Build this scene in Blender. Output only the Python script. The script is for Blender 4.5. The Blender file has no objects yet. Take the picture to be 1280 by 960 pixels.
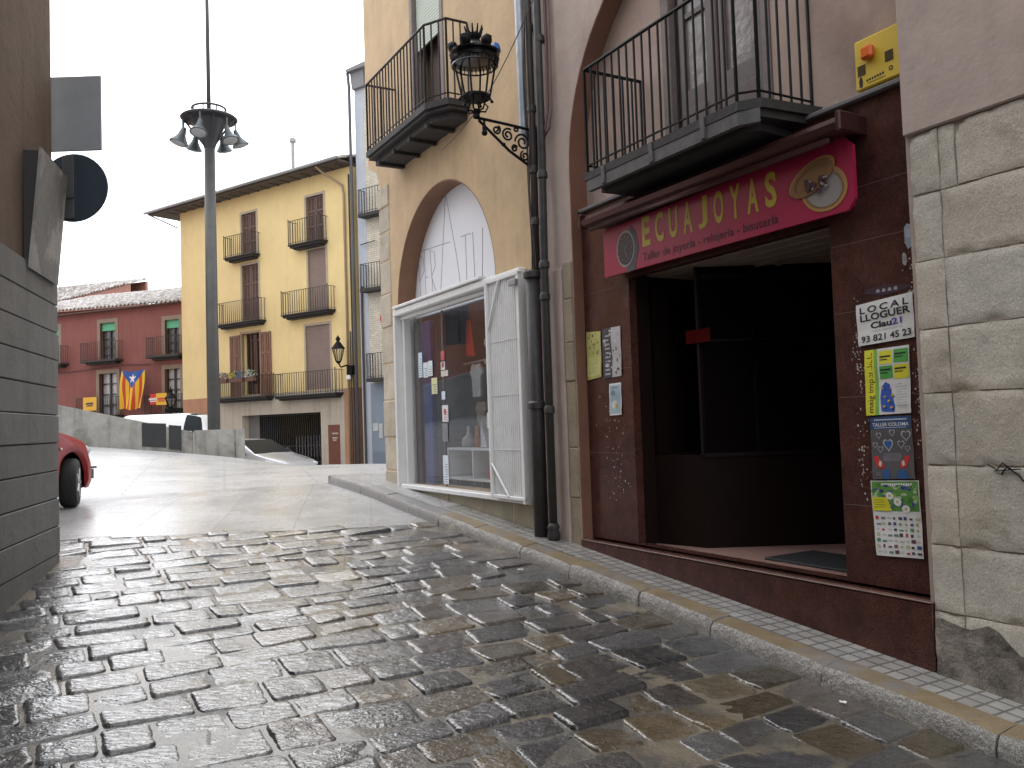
import bpy, bmesh, math, random
import numpy as np
from mathutils import Vector, Matrix, noise
from mathutils.geometry import tessellate_polygon
S = bpy.context.scene
C = S.collection
rnd = random.Random(7)
# ------------------------------------------------------------------ camera, sky, sun, exposure
cam = bpy.data.objects.new('camera', bpy.data.cameras.new('camera')); C.objects.link(cam)
cam.data.sensor_width = 36; cam.data.lens = 1068/1280*36
cam.data.clip_start = .05; cam.data.clip_end = 1000
cam.matrix_world = Matrix.Translation((0, 0, 1.6)) @ Matrix.Rotation(math.radians(92.54), 4, 'X') @ Matrix.Rotation(math.radians(-1.953), 4, 'Z')
S.camera = cam
w = bpy.data.worlds.new('World'); S.world = w; w.use_nodes = True
wn, wl = w.node_tree.nodes, w.node_tree.links
bg = wn['Background']; bg.inputs[1].default_value = .15
sky = wn.new('ShaderNodeTexSky'); sky.sky_type = 'NISHITA'; sky.sun_disc = False
SUN_EL, SUN_AZ = math.radians(47), math.radians(-30)          # azimuth from +Y towards +X
sky.sun_elevation = SUN_EL; sky.sun_rotation = SUN_AZ
cl = wn.new('ShaderNodeTexNoise'); cl.inputs['Scale'].default_value = 1.6; cl.inputs['Detail'].default_value = 5
cr = wn.new('ShaderNodeValToRGB')
cr.color_ramp.elements[0].position = .3; cr.color_ramp.elements[0].color = (11.0, 11.3, 11.9, 1)
cr.color_ramp.elements[1].position = .7; cr.color_ramp.elements[1].color = (14.0, 14.2, 14.6, 1)
tc = wn.new('ShaderNodeTexCoord'); wl.new(tc.outputs['Generated'], cl.inputs['Vector'])
mx = wn.new('ShaderNodeMix'); mx.data_type = 'RGBA'; mx.inputs['Factor'].default_value = .93
wl.new(cl.outputs['Fac'], cr.inputs['Fac']); wl.new(sky.outputs[0], mx.inputs['A']); wl.new(cr.outputs[0], mx.inputs['B'])
# brighter cloud where the hidden sun stands
vd = wn.new('ShaderNodeVectorMath'); vd.operation = 'DOT_PRODUCT'; wl.new(tc.outputs['Generated'], vd.inputs[0])
vd.inputs[1].default_value = (math.sin(SUN_AZ)*math.cos(SUN_EL), math.cos(SUN_AZ)*math.cos(SUN_EL), math.sin(SUN_EL))
gr = wn.new('ShaderNodeMapRange'); gr.interpolation_type = 'SMOOTHSTEP'; wl.new(vd.outputs['Value'], gr.inputs['Value'])
for k_, v_ in (('From Min', .55), ('From Max', 1.), ('To Min', .93), ('To Max', 1.3)): gr.inputs[k_].default_value = v_
sc_ = wn.new('ShaderNodeVectorMath'); sc_.operation = 'SCALE'; wl.new(mx.outputs['Result'], sc_.inputs[0]); wl.new(gr.outputs['Result'], sc_.inputs['Scale'])
wl.new(sc_.outputs[0], bg.inputs[0])
sl = bpy.data.lights.new('sun', 'SUN'); sl.energy = .7; sl.angle = math.radians(50); sl.color = (1, .96, .9)
so = bpy.data.objects.new('sun', sl); C.objects.link(so)
sd = Vector((math.sin(SUN_AZ)*math.cos(SUN_EL), math.cos(SUN_AZ)*math.cos(SUN_EL), math.sin(SUN_EL)))
so.rotation_euler = sd.to_track_quat('Z', 'Y').to_euler(); so.location = (0, 0, 30)
S.view_settings.view_transform = 'Standard'; S.view_settings.look = 'None'
S.view_settings.gamma = 1; S.view_settings.exposure = .3
S.render.resolution_x, S.render.resolution_y = 1024, 768
# ------------------------------------------------------------------ materials
MATS = {}
def _mix(nt, a, b, fac, mode='MIX'):
    m = nt.nodes.new('ShaderNodeMix'); m.data_type = 'RGBA'; m.blend_type = mode
    for k, v in (('A', a), ('B', b), ('Factor', fac)):
        if hasattr(v, 'links'): nt.links.new(v, m.inputs[k])
        elif k == 'Factor': m.inputs[k].default_value = v
        else: m.inputs[k].default_value = (*v, 1)
    return m.outputs['Result']
def _noise(nt, vec, scale, detail=4, rough=.55, dist=0):
    n = nt.nodes.new('ShaderNodeTexNoise'); n.inputs['Scale'].default_value = scale; n.inputs['Detail'].default_value = detail
    n.inputs['Roughness'].default_value = rough; n.inputs['Distortion'].default_value = dist
    nt.links.new(vec, n.inputs['Vector']); return n.outputs['Fac']
def _ramp(nt, f, a, b, lo=0., hi=1.):
    r = nt.nodes.new('ShaderNodeMapRange'); r.inputs['From Min'].default_value = a; r.inputs['From Max'].default_value = b
    r.inputs['To Min'].default_value = lo; r.inputs['To Max'].default_value = hi
    nt.links.new(f, r.inputs['Value']); return r.outputs['Result']
def _math(nt, op, a, b):
    m = nt.nodes.new('ShaderNodeMath'); m.operation = op
    for i, v in enumerate((a, b)):
        if hasattr(v, 'links'): nt.links.new(v, m.inputs[i])
        else: m.inputs[i].default_value = v
    return m.outputs[0]
def _map(nt, rot=(0, 0, 0), scale=(1, 1, 1), loc=(0, 0, 0)):
    t = nt.nodes.new('ShaderNodeTexCoord'); m = nt.nodes.new('ShaderNodeMapping')
    m.inputs['Rotation'].default_value = rot; m.inputs['Scale'].default_value = scale; m.inputs['Location'].default_value = loc
    nt.links.new(t.outputs['Object'], m.inputs['Vector']); return m.outputs['Vector']
def mat(name, col, rough=.7, metal=0., var=.15, vs=3., bump=0., bs=40., col2=None, c2lo=.5, c2hi=.7, c2s=1.2, streak=0., spec=.5, rvar=0., vcol=False, coat=0., emit=0, speck=0):
    """general weathered surface: two colours mixed by blotchy noise, fine variation, bump"""
    if name in MATS: return MATS[name]
    m = bpy.data.materials.new(name); m.use_nodes = True; nt = m.node_tree; b = nt.nodes['Principled BSDF']
    vec = _map(nt)
    c = None
    if vcol:
        a = nt.nodes.new('ShaderNodeVertexColor'); a.layer_name = 'col'; c = a.outputs['Color']
    else:
        r = nt.nodes.new('ShaderNodeRGB'); r.outputs[0].default_value = (*col, 1); c = r.outputs[0]
    if col2:
        f = _ramp(nt, _noise(nt, vec, c2s, 6, .65), c2lo, c2hi); c = _mix(nt, c, col2, f)
    if streak:
        sv = _map(nt, scale=(5, 5, .35)); f = _ramp(nt, _noise(nt, sv, 1.3, 5, .6), .5, .75, 0, streak)
        c = _mix(nt, c, (col[0]*.35, col[1]*.33, col[2]*.33), f)
    if var:
        f = _noise(nt, vec, vs, 6, .7); g = _ramp(nt, f, .25, .75, 1-var, 1+var)
        cb = nt.nodes.new('ShaderNodeCombineColor'); [nt.links.new(g, cb.inputs[i]) for i in range(3)]
        c = _mix(nt, c, cb.outputs[0], 1., 'MULTIPLY')
    if speck:
        f = _ramp(nt, _noise(nt, vec, 160, 2, .5), .35, .65, 1-speck, 1+speck)
        cb = nt.nodes.new('ShaderNodeCombineColor'); [nt.links.new(f, cb.inputs[i]) for i in range(3)]
        c = _mix(nt, c, cb.outputs[0], 1., 'MULTIPLY')
    nt.links.new(c, b.inputs['Base Color'])
    b.inputs['Metallic'].default_value = metal; b.inputs['Roughness'].default_value = rough
    b.inputs['Specular IOR Level'].default_value = spec; b.inputs['Coat Weight'].default_value = coat
    if rvar: nt.links.new(_ramp(nt, _noise(nt, vec, 2.3, 5, .6), .3, .7, max(.03, rough-rvar), rough+rvar), b.inputs['Roughness'])
    if bump:
        bp = nt.nodes.new('ShaderNodeBump'); bp.inputs['Strength'].default_value = 1; bp.inputs['Distance'].default_value = bump
        h = _math(nt, 'ADD', _noise(nt, vec, bs, 6, .6), _math(nt, 'MULTIPLY', _noise(nt, vec, bs*.18, 3), 2.))
        nt.links.new(h, bp.inputs['Height']); nt.links.new(bp.outputs[0], b.inputs['Normal'])
    if emit:
        b.inputs['Emission Color'].default_value = (*col, 1); b.inputs['Emission Strength'].default_value = emit
    MATS[name] = m; return m
def brickmat(name, c1, c2, cm, bw, bh, mortar, rough, rot, bump=.004, offset=.5, rvar=0, var=.2, plane='xy', vs=3, spec=.5):
    if name in MATS: return MATS[name]
    m = bpy.data.materials.new(name); m.use_nodes = True; nt = m.node_tree; b = nt.nodes['Principled BSDF']
    t = nt.nodes.new('ShaderNodeTexCoord'); mp = nt.nodes.new('ShaderNodeMapping'); mp.inputs['Rotation'].default_value = (0, 0, rot)
    nt.links.new(t.outputs['Object'], mp.inputs['Vector']); vec = mp.outputs['Vector']; v2 = vec
    if plane == 'xz':
        s = nt.nodes.new('ShaderNodeSeparateXYZ'); nt.links.new(vec, s.inputs[0]); cx = nt.nodes.new('ShaderNodeCombineXYZ')
        nt.links.new(s.outputs[0], cx.inputs[0]); nt.links.new(s.outputs[2], cx.inputs[1]); v2 = cx.outputs[0]
    br = nt.nodes.new('ShaderNodeTexBrick'); nt.links.new(v2, br.inputs['Vector'])
    br.inputs['Scale'].default_value = 1; br.inputs['Brick Width'].default_value = bw; br.inputs['Row Height'].default_value = bh
    br.inputs['Mortar Size'].default_value = mortar; br.inputs['Mortar Smooth'].default_value = .3; br.offset = offset
    br.inputs['Color1'].default_value = (*c1, 1); br.inputs['Color2'].default_value = (*c2, 1); br.inputs['Mortar'].default_value = (*cm, 1)
    f = _ramp(nt, _noise(nt, vec, vs, 6, .7), .25, .75, 1-var, 1+var)
    cb = nt.nodes.new('ShaderNodeCombineColor'); [nt.links.new(f, cb.inputs[i]) for i in range(3)]
    nt.links.new(_mix(nt, br.outputs['Color'], cb.outputs[0], 1., 'MULTIPLY'), b.inputs['Base Color'])
    b.inputs['Roughness'].default_value = rough; b.inputs['Specular IOR Level'].default_value = spec
    if rvar: nt.links.new(_ramp(nt, _noise(nt, vec, 1.7, 5, .65), .3, .7, max(.04, rough-rvar), rough+rvar), b.inputs['Roughness'])
    h = _math(nt, 'SUBTRACT', _math(nt, 'MULTIPLY', _noise(nt, vec, 30, 5), .25), br.outputs['Fac'])
    bp = nt.nodes.new('ShaderNodeBump'); bp.inputs['Distance'].default_value = bump; bp.inputs['Strength'].default_value = 1
    nt.links.new(h, bp.inputs['Height']); nt.links.new(bp.outputs[0], b.inputs['Normal'])
    MATS[name] = m; return m
def glass(name, tint=(.8, .85, .85), refl=.12, rough=.0):
    if name in MATS: return MATS[name]
    m = bpy.data.materials.new(name); m.use_nodes = True; nt = m.node_tree; nt.nodes.remove(nt.nodes['Principled BSDF'])
    tr = nt.nodes.new('ShaderNodeBsdfTransparent'); tr.inputs[0].default_value = (*tint, 1)
    gl = nt.nodes.new('ShaderNodeBsdfGlossy'); gl.inputs['Roughness'].default_value = rough; gl.inputs[0].default_value = (1, 1, 1, 1)
    lw = nt.nodes.new('ShaderNodeFresnel'); lw.inputs[0].default_value = 1.5
    mixs = nt.nodes.new('ShaderNodeMixShader')
    ge = nt.nodes.new('ShaderNodeNewGeometry'); nt.links.new(_math(nt, 'MULTIPLY', _math(nt, 'ADD', lw.outputs[0], refl), _math(nt, 'SUBTRACT', 1., ge.outputs['Backfacing'])), mixs.inputs[0]); nt.links.new(tr.outputs[0], mixs.inputs[1]); nt.links.new(gl.outputs[0], mixs.inputs[2])
    nt.links.new(mixs.outputs[0], nt.nodes['Material Output'].inputs[0]); MATS[name] = m; return m
def flat(name, col, rough=.6, metal=0, **k): return mat(name, col, rough, metal, var=k.pop('var', .05), **k)
# ------------------------------------------------------------------ frames and mesh builder
class Frame:
    def __init__(s, o, ang):                       # u runs along the facade (away from the camera), v towards the viewer, z up
        a = math.radians(ang); s.o = Vector((*o, 0)); s.U = Vector((-math.sin(a), math.cos(a), 0)); s.V = Vector((-math.cos(a), -math.sin(a), 0))
    def __call__(s, u, v, z): return s.o + s.U*u + s.V*v + Vector((0, 0, z))
ID = Frame((0, 0), 0); ID.U = Vector((1, 0, 0)); ID.V = Vector((0, 1, 0))
class Local(Frame):
    def __init__(s, loc, ang):                     # x axis turned by ang from +X
        a = math.radians(ang); s.o = Vector(loc); s.U = Vector((math.cos(a), math.sin(a), 0)); s.V = Vector((-math.sin(a), math.cos(a), 0))
class MB:
    def __init__(s, fr=ID): s.f = fr; s.v = []; s.q = []; s.mi = []; s.m = 0; s.c = []; s.col = (1, 1, 1)
    def pt(s, u, v, z): s.v.append(s.f(u, v, z)); s.c.append(s.col); return len(s.v)-1
    def face(s, ids): s.q.append(tuple(ids)); s.mi.append(s.m)
    def box(s, u0, u1, v0, v1, z0, z1):
        i = [s.pt(u, v, z) for z in (z0, z1) for v in (v0, v1) for u in (u0, u1)]
        for f in ((0, 2, 3, 1), (4, 5, 7, 6), (0, 1, 5, 4), (2, 6, 7, 3), (0, 4, 6, 2), (1, 3, 7, 5)): s.face([i[k] for k in f])
    def cbox(s, u0, u1, v0, v1, z0, z1, b=.01):     # chamfered box
        if min(abs(u1-u0), abs(v1-v0), abs(z1-z0)) < 2.2*b: b = min(abs(u1-u0), abs(v1-v0), abs(z1-z0))*.3
        if u0 > u1: u0, u1 = u1, u0
        if v0 > v1: v0, v1 = v1, v0
        bm = bmesh.new(); bmesh.ops.create_cube(bm, size=1)
        for v in bm.verts: v.co = Vector((u0+(v.co.x+.5)*(u1-u0), v0+(v.co.y+.5)*(v1-v0), z0+(v.co.z+.5)*(z1-z0)))
        bmesh.ops.bevel(bm, geom=bm.edges[:], offset=b, segments=1, affect='EDGES'); s.addbm(bm)
    def addbm(s, bm, T=None):
        n = len(s.v)
        for v in bm.verts:
            c = T @ v.co if T else v.co; s.pt(*c)
        bm.verts.index_update()
        for f in bm.faces: s.face([n+v.index for v in f.verts])
        bm.free()
    def prism(s, outline, v0, v1, holes=()):       # outline in (u,z), extruded along v
        loops = [list(outline)]+[list(h) for h in holes]
        tri = tessellate_polygon([[Vector((p[0], p[1], 0)) for p in l] for l in loops])
        flatp = [p for l in loops for p in l]
        a = [s.pt(p[0], v0, p[1]) for p in flatp]; b = [s.pt(p[0], v1, p[1]) for p in flatp]
        for t in tri: s.face([a[k] for k in t]); s.face([b[k] for k in reversed(t)])
        k = 0
        for l in loops:
            n = len(l)
            for i in range(n): j = (i+1) % n; s.face([a[k+i], a[k+j], b[k+j], b[k+i]])
            k += n
    def prism_h(s, outline, z0, z1):               # outline in (u,v), z0/z1 numbers or functions of (u,v)
        g = lambda z, p: z(*p) if callable(z) else z
        tri = tessellate_polygon([[Vector((*p, 0)) for p in outline]])
        a = [s.pt(p[0], p[1], g(z0, p)) for p in outline]; b = [s.pt(p[0], p[1], g(z1, p)) for p in outline]
        for t in tri: s.face([a[k] for k in t]); s.face([b[k] for k in reversed(t)])
        n = len(outline)
        for i in range(n): j = (i+1) % n; s.face([a[i], a[j], b[j], b[i]])
    def tube(s, pts, r, n=8, cap=True):            # pts in frame coords; r number or list
        P = [Vector(p) for p in pts]; rings = []
        for i, p in enumerate(P):
            d = (P[min(i+1, len(P)-1)]-P[max(i-1, 0)]).normalized()
            x = d.orthogonal().normalized() if i == 0 else (px - d*px.dot(d)).normalized()
            px = x; y = d.cross(x); rr = r[i] if isinstance(r, (list, tuple)) else r
            rings.append([s.pt(*(p+x*rr*math.cos(2*math.pi*k/n)+y*rr*math.sin(2*math.pi*k/n))) for k in range(n)])
        for a, b in zip(rings, rings[1:]):
            for k in range(n): s.face([a[k], a[(k+1) % n], b[(k+1) % n], b[k]])
        if cap: s.face(rings[0][::-1]); s.face(rings[-1])
    def lathe(s, c, prof, n=20, axis='z', a0=0):   # prof = [(r, h)]
        rings = []
        for r, h in prof:
            ring = []
            for k in range(n):
                a = a0+2*math.pi*k/n; x, y = r*math.cos(a), r*math.sin(a)
                q = (c[0]+x, c[1]+y, c[2]+h) if axis == 'z' else ((c[0]+x, c[1]+h, c[2]+y) if axis == 'v' else (c[0]+h, c[1]+x, c[2]+y))
                ring.append(s.pt(*q))
            rings.append(ring)
        for a, b in zip(rings, rings[1:]):
            for k in range(n): s.face([a[k], a[(k+1) % n], b[(k+1) % n], b[k]])
        if prof[0][0] > 1e-4: s.face(rings[0])
        if prof[-1][0] > 1e-4: s.face(rings[-1][::-1])
    def blob(s, c, r, sub=2, jit=.15, sq=(1, 1, 1), seed=0):
        bm = bmesh.new(); bmesh.ops.create_icosphere(bm, subdivisions=sub, radius=1)
        for v in bm.verts:
            k = 1+jit*noise.noise(v.co*2.3+Vector((seed, seed*1.7, 0))); v.co = Vector((c[0]+v.co.x*r*k*sq[0], c[1]+v.co.y*r*k*sq[1], c[2]+v.co.z*r*k*sq[2]))
        s.addbm(bm)
    def text(s, body, ua, ub, zc, v, h, th=.0015, spacing=1., bold=0):   # reads from ua (left) to ub (right); h letter height; zc or (za,zb)
        vs, fs, w, hh = glyphs(body, spacing, bold)
        za, zb = zc if isinstance(zc, tuple) else (zc, zc)
        n = len(s.v)
        for x, y in vs: s.pt(ua+(ub-ua)*x/w, v, za+(zb-za)*x/w+(y/hh)*h)
        for f in fs: s.face([n+k for k in f])
    def caps(s, body, ua, ub, za, zb, v, h, fill=.72, bold=.02):   # condensed capitals in equal cells
        n = len(body); cw_ = (ub-ua)/n
        for k, ch in enumerate(body):
            vs, fs, w, _ = glyphs(ch, 1., bold); y0 = min(p[1] for p in vs); y1 = max(p[1] for p in vs); q = len(s.v)
            for x, y in vs: f_ = (k+.5+(x/w-.5)*fill)/n; s.pt(ua+(ub-ua)*f_, v, za+(zb-za)*f_+(y-y0)/(y1-y0)*h)
            for f in fs: s.face([q+i for i in f])
    def quad(s, p): s.face([s.pt(*q) for q in p])
    def build(s, name, mats, parent=None, smooth=False, kind=None, recalc=True, vcol=False):
        base = parent_loc(parent)
        if parent is None:                      # a top-level mesh gets its origin at its base
            a = np.array([tuple(v) for v in s.v]); base = Vector((*((a.min(0)+a.max(0))/2)[:2], a[:, 2].min())) if kind != 'structure' else Vector((0, 0, 0))
        me = bpy.data.meshes.new(name); me.from_pydata([v-base for v in s.v], [], s.q)
        ms = mats if isinstance(mats, (list, tuple)) else [mats]
        for m in ms: me.materials.append(m)
        me.polygons.foreach_set('material_index', s.mi)
        if smooth: me.polygons.foreach_set('use_smooth', [True]*len(s.q))
        if vcol:
            at = me.color_attributes.new('col', 'FLOAT_COLOR', 'POINT')
            at.data.foreach_set('color', [x for c in s.c for x in (*c, 1)])
        if recalc:
            bm = bmesh.new(); bm.from_mesh(me); bmesh.ops.recalc_face_normals(bm, faces=bm.faces); bm.to_mesh(me); bm.free()
        if smooth == 'auto': me.set_sharp_from_angle(angle=math.radians(35))
        o = bpy.data.objects.new(name, me); C.objects.link(o)
        if parent: o.parent = parent; o.location = base-world_loc(parent)
        else: o.location = base
        if kind: o['kind'] = kind
        return o
def world_loc(o):
    l = Vector((0, 0, 0))
    while o: l += o.location; o = o.parent
    return l
def parent_loc(p): return world_loc(p) if p else Vector((0, 0, 0))
_G = {}
def glyphs(body, spacing=1., bold=0):
    key = (body, spacing, bold)
    if key not in _G:
        cu = bpy.data.curves.new('t', 'FONT'); cu.body = body; cu.size = 1; cu.space_character = spacing; cu.offset = bold; cu.resolution_u = 3
        ob = bpy.data.objects.new('t', cu); C.objects.link(ob)
        me = bpy.data.meshes.new_from_object(ob.evaluated_get(bpy.context.evaluated_depsgraph_get()))
        vs = [(v.co.x, v.co.y) for v in me.vertices]; fs = [tuple(p.vertices) for p in me.polygons]
        x0 = min(v[0] for v in vs); x1 = max(v[0] for v in vs); y1 = .7
        _G[key] = ([(a-x0, b) for a, b in vs], fs, x1-x0, y1)
        bpy.data.objects.remove(ob); bpy.data.curves.remove(cu); bpy.data.meshes.remove(me)
    return _G[key]
def tag(o, label, cat, group=None, kind=None):
    o['label'] = label; o['category'] = cat
    if group: o['group'] = group
    if kind: o['kind'] = kind
    return o
def thing(name, label, cat, loc, group=None):
    o = bpy.data.objects.new(name, None); o.empty_display_size = .2; C.objects.link(o); o.location = loc
    return tag(o, label, cat, group)
def arc(cu, cz, r, a0, a1, n, ry=None):
    ry = ry or r
    return [(cu+r*math.cos(math.radians(a0+(a1-a0)*i/n)), cz+ry*math.sin(math.radians(a0+(a1-a0)*i/n))) for i in range(n+1)]
# frames of the place
A1 = 29.64; a_ = math.radians(A1)
FR = Frame((4.3*math.cos(a_), 4.3*math.sin(a_)), A1)           # shop fronts on the right: v=0 is the wall plane
YE = Frame((-5.44, 30.0), 54.7)                                # yellow house
RE = Frame((-15.46, 40.0), 66.8)                               # red house
LC = (-3.92, 7.37)                                             # corner of the left house
LF = Frame((0, 0), 0); LF.o = Vector((*LC, 0)); LF.U = Vector((.2612, -.9653, 0)); LF.V = Vector((.9653, .2612, 0))  # u towards camera, v to the street
# ------------------------------------------------------------------ terrain
def zr(t): return float(np.interp(t, [-20, 2.97, 6.33, 11.1, 12.5, 14], [-1.9, .164, .476, .86, .92, .93]))   # pavement level along the right wall
ctl = []
for t in (-16, -12, -8, -4, -1, 2, 4, 6, 8, 9.5, 11, 12.4):
    for s_ in (-1.5, .5, 2.5, 4.5, 6.5):
        p = FR(t, s_, 0); ctl.append((p.x, p.y, zr(t)-.12))
ctl += [(-10.5, 19, 1.5), (-12.5, 19, 1.78), (-8, 19.5, 1.2), (-6.3, 20, .95), (-5, 17.5, .88), (-4, 16.5, .9), (-2.8, 16.2, .9), (-3.4, 20, .55), (-5, 22, .3),
        (-6.2, 23, .3), (-5, 25, -.15), (-6.5, 26, -.25), (-7, 30, -.3), (-4, 28, -.3), (-9.5, 27, .5), (-9.5, 24.5, .8), (-14, 35, .2), (-14, 24, 1.3), (-20, 22, 1.9),
        (-16, 38, 1.0), (-22, 40, 1.5), (-26, 30, 1.8), (1, 20, .5), (5, 20, .3), (0, 30, -.3), (10, 30, -.4), (-9, 10.5, 1.1), (-12, 12, 1.35), (-8, 6, .8), (-15, 6, 1.2), (-6.5, 15, 1.0), (-9, 16, 1.3),
        (12, 0, -.3), (14, 12, .4), (-10, -5, 0), (-10, -14, -.8), (6, -16, -1.8)]
ctl = np.array(ctl); K = ctl[:, :2]
def _phi(r2): return np.where(r2 > 1e-12, .5*r2*np.log(np.maximum(r2, 1e-12)), 0)
n_ = len(K); A = np.zeros((n_+3, n_+3)); D2 = ((K[:, None]-K[None])**2).sum(-1)
A[:n_, :n_] = _phi(D2)+np.eye(n_)*.05; A[:n_, n_] = 1; A[:n_, n_+1:] = K; A[n_, :n_] = 1; A[n_+1:, :n_] = K.T
WT = np.linalg.solve(A, np.concatenate([ctl[:, 2], [0, 0, 0]]))
def GZ(P):
    P = np.atleast_2d(np.array(P, float)); r2 = ((P[:, None]-K[None])**2).sum(-1)
    z = _phi(r2)@WT[:n_]+WT[n_]+P@WT[n_+1:]
    d = np.hypot(P[:, 0]+6, P[:, 1]-14); f = np.clip((d-32)/25, 0, 1); z = np.clip(z, -2.5, 2.2)
    return z*(1-f)+(-.4)*f
def G(x, y): return float(GZ([(x, y)])[0])
def Gt(t, s): p = FR(t, s, 0); return G(p.x, p.y)
# ------------------------------------------------------------------ ground, street, kerb, pavement
R_UP = -math.radians(90+A1)
M_PLAZA = brickmat('plaza_paving', (.43, .43, .43), (.37, .37, .37), (.27, .27, .265), 2.6, .24, .012, .30, -math.atan2(2.22, 6.55), bump=.006, rvar=.05, var=.14, vs=1.2, spec=.6)
M_SLAB = brickmat('slab_paving', (.40, .398, .395), (.36, .357, .352), (.34, .335, .33), 1.3, .8, .007, .26, R_UP+.35, bump=.004, rvar=.06, var=.16, spec=.6)
M_PANOT = brickmat('pavement_tiles', (.36, .35, .33), (.27, .26, .245), (.15, .145, .135), .1, .1, .008, .3, R_UP, bump=.012, offset=0, rvar=.12, var=.3)
def axis(parts): return np.array(sorted(set(np.round(np.concatenate([np.arange(a, b, d) for a, b, d in parts]), 4))))
gx = axis([(-250, -60, 30), (-60, -24, 4), (-24, -9, .6), (-9, 6, .22), (6, 20, 1), (20, 60, 5), (60, 251, 30)])
gy = axis([(-250, -40, 30), (-40, -10, 3), (-10, 0, 1), (0, 14, .22), (14, 40, .6), (40, 80, 4), (80, 700, 60)])
X, Y = np.meshgrid(gx, gy); PP = np.stack([X.ravel(), Y.ravel()], 1)
Z = np.concatenate([GZ(PP[i:i+4000]) for i in range(0, len(PP), 4000)])
TT = (PP[:, 0]-FR.o.x)*FR.U.x+(PP[:, 1]-FR.o.y)*FR.U.y; SS = (PP[:, 0]-FR.o.x)*FR.V.x+(PP[:, 1]-FR.o.y)*FR.V.y
Z = Z-.06*((TT > -3.2) & (TT < 8.3-.0+.25*(SS-.6)*0) & (SS < 6) & (SS > -3))
g = MB(); g.v = [Vector((x, y, z)) for (x, y), z in zip(PP, Z)]; g.c = [(1, 1, 1)]*len(g.v)
nx = len(gx); g.q = [(j*nx+i, j*nx+i+1, (j+1)*nx+i+1, (j+1)*nx+i) for j in range(len(gy)-1) for i in range(nx-1)]; g.mi = [0]*len(g.q)
g.build('ground', M_PLAZA, None, True, 'structure', recalc=False)
def tend(s): return 8.5+.26*(s-.6)                             # where the cobbles stop and the smooth slabs start
# big slabs between the cobbles and the planked plaza
sb = MB(FR)
T_ = np.linspace(0, 1, 20); S_ = np.linspace(.46, 4.6, 22)
ids = [[sb.pt(tend(s)-.02+(12.35-tend(s))*k, s, Gt(tend(s)-.02+(12.35-tend(s))*k, s)+.006) for s in S_] for k in T_]
for i in range(len(T_)-1):
    for j in range(len(S_)-1): sb.face((ids[i][j], ids[i+1][j], ids[i+1][j+1], ids[i][j+1]))
sb.build('paving', M_SLAB, None, True, 'structure')
# cobbles: every stone is modelled, with worn rounded edges, tilt and hollows
def stonemat():
    m = bpy.data.materials.new('cobble_stone'); m.use_nodes = True; nt = m.node_tree; b = nt.nodes['Principled BSDF']; vec = _map(nt)
    a = nt.nodes.new('ShaderNodeVertexColor'); a.layer_name = 'col'; c = a.outputs['Color']
    f = _ramp(nt, _noise(nt, vec, 7, 8, .72), .25, .75, .62, 1.4); cb = nt.nodes.new('ShaderNodeCombineColor'); [nt.links.new(f, cb.inputs[i]) for i in range(3)]
    c = _mix(nt, c, cb.outputs[0], 1., 'MULTIPLY')
    f = _ramp(nt, _noise(nt, vec, 110, 3, .6), .3, .7, .75, 1.3); cb = nt.nodes.new('ShaderNodeCombineColor'); [nt.links.new(f, cb.inputs[i]) for i in range(3)]
    c = _mix(nt, c, cb.outputs[0], 1., 'MULTIPLY'); nt.links.new(c, b.inputs['Base Color'])
    nt.links.new(_ramp(nt, _noise(nt, vec, 4.2, 6, .7), .3, .7, .14, .38), b.inputs['Roughness']); b.inputs['Specular IOR Level'].default_value = .35; b.inputs['Coat Weight'].default_value = 1.; b.inputs['Coat Roughness'].default_value = .08; b.inputs['Coat IOR'].default_value = 1.6
    mv = _map(nt, (0, 0, .5), (1, 2.2, 1))
    h = _math(nt, 'ADD', _noise(nt, mv, 17, 3, .6, .8), _math(nt, 'MULTIPLY', _noise(nt, vec, 70, 2, .5), .22))
    bp = nt.nodes.new('ShaderNodeBump'); bp.inputs['Distance'].default_value = .016; bp.inputs['Strength'].default_value = 1
    nt.links.new(h, bp.inputs['Height']); nt.links.new(bp.outputs[0], b.inputs['Normal'])
    b2 = nt.nodes.new('ShaderNodeBump'); b2.inputs['Distance'].default_value = .0065; nt.links.new(h, b2.inputs['Height']); nt.links.new(b2.outputs[0], b.inputs['Coat Normal']); return m
st = MB(FR); PAL = [(.085, .083, .085), (.10, .098, .098), (.07, .07, .073), (.12, .115, .11), (.09, .085, .08), (.105, .088, .078), (.13, .105, .07), (.15, .115, .07), (.075, .074, .078)]
def left_side(t, s):                                           # distance in front of the left house wall
    p = FR(t, s, 0); q = p-LF.o; return q.dot(LF.V), q.dot(LF.U)
t = -3.1; rows = []
while t < 9.9:
    d = rnd.uniform(.22, .33); rows.append((t, d)); t += d
wob = lambda s, k: .035*math.sin(s*1.7+k*.9)+.02*math.sin(s*4.1+k*2.3)
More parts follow.
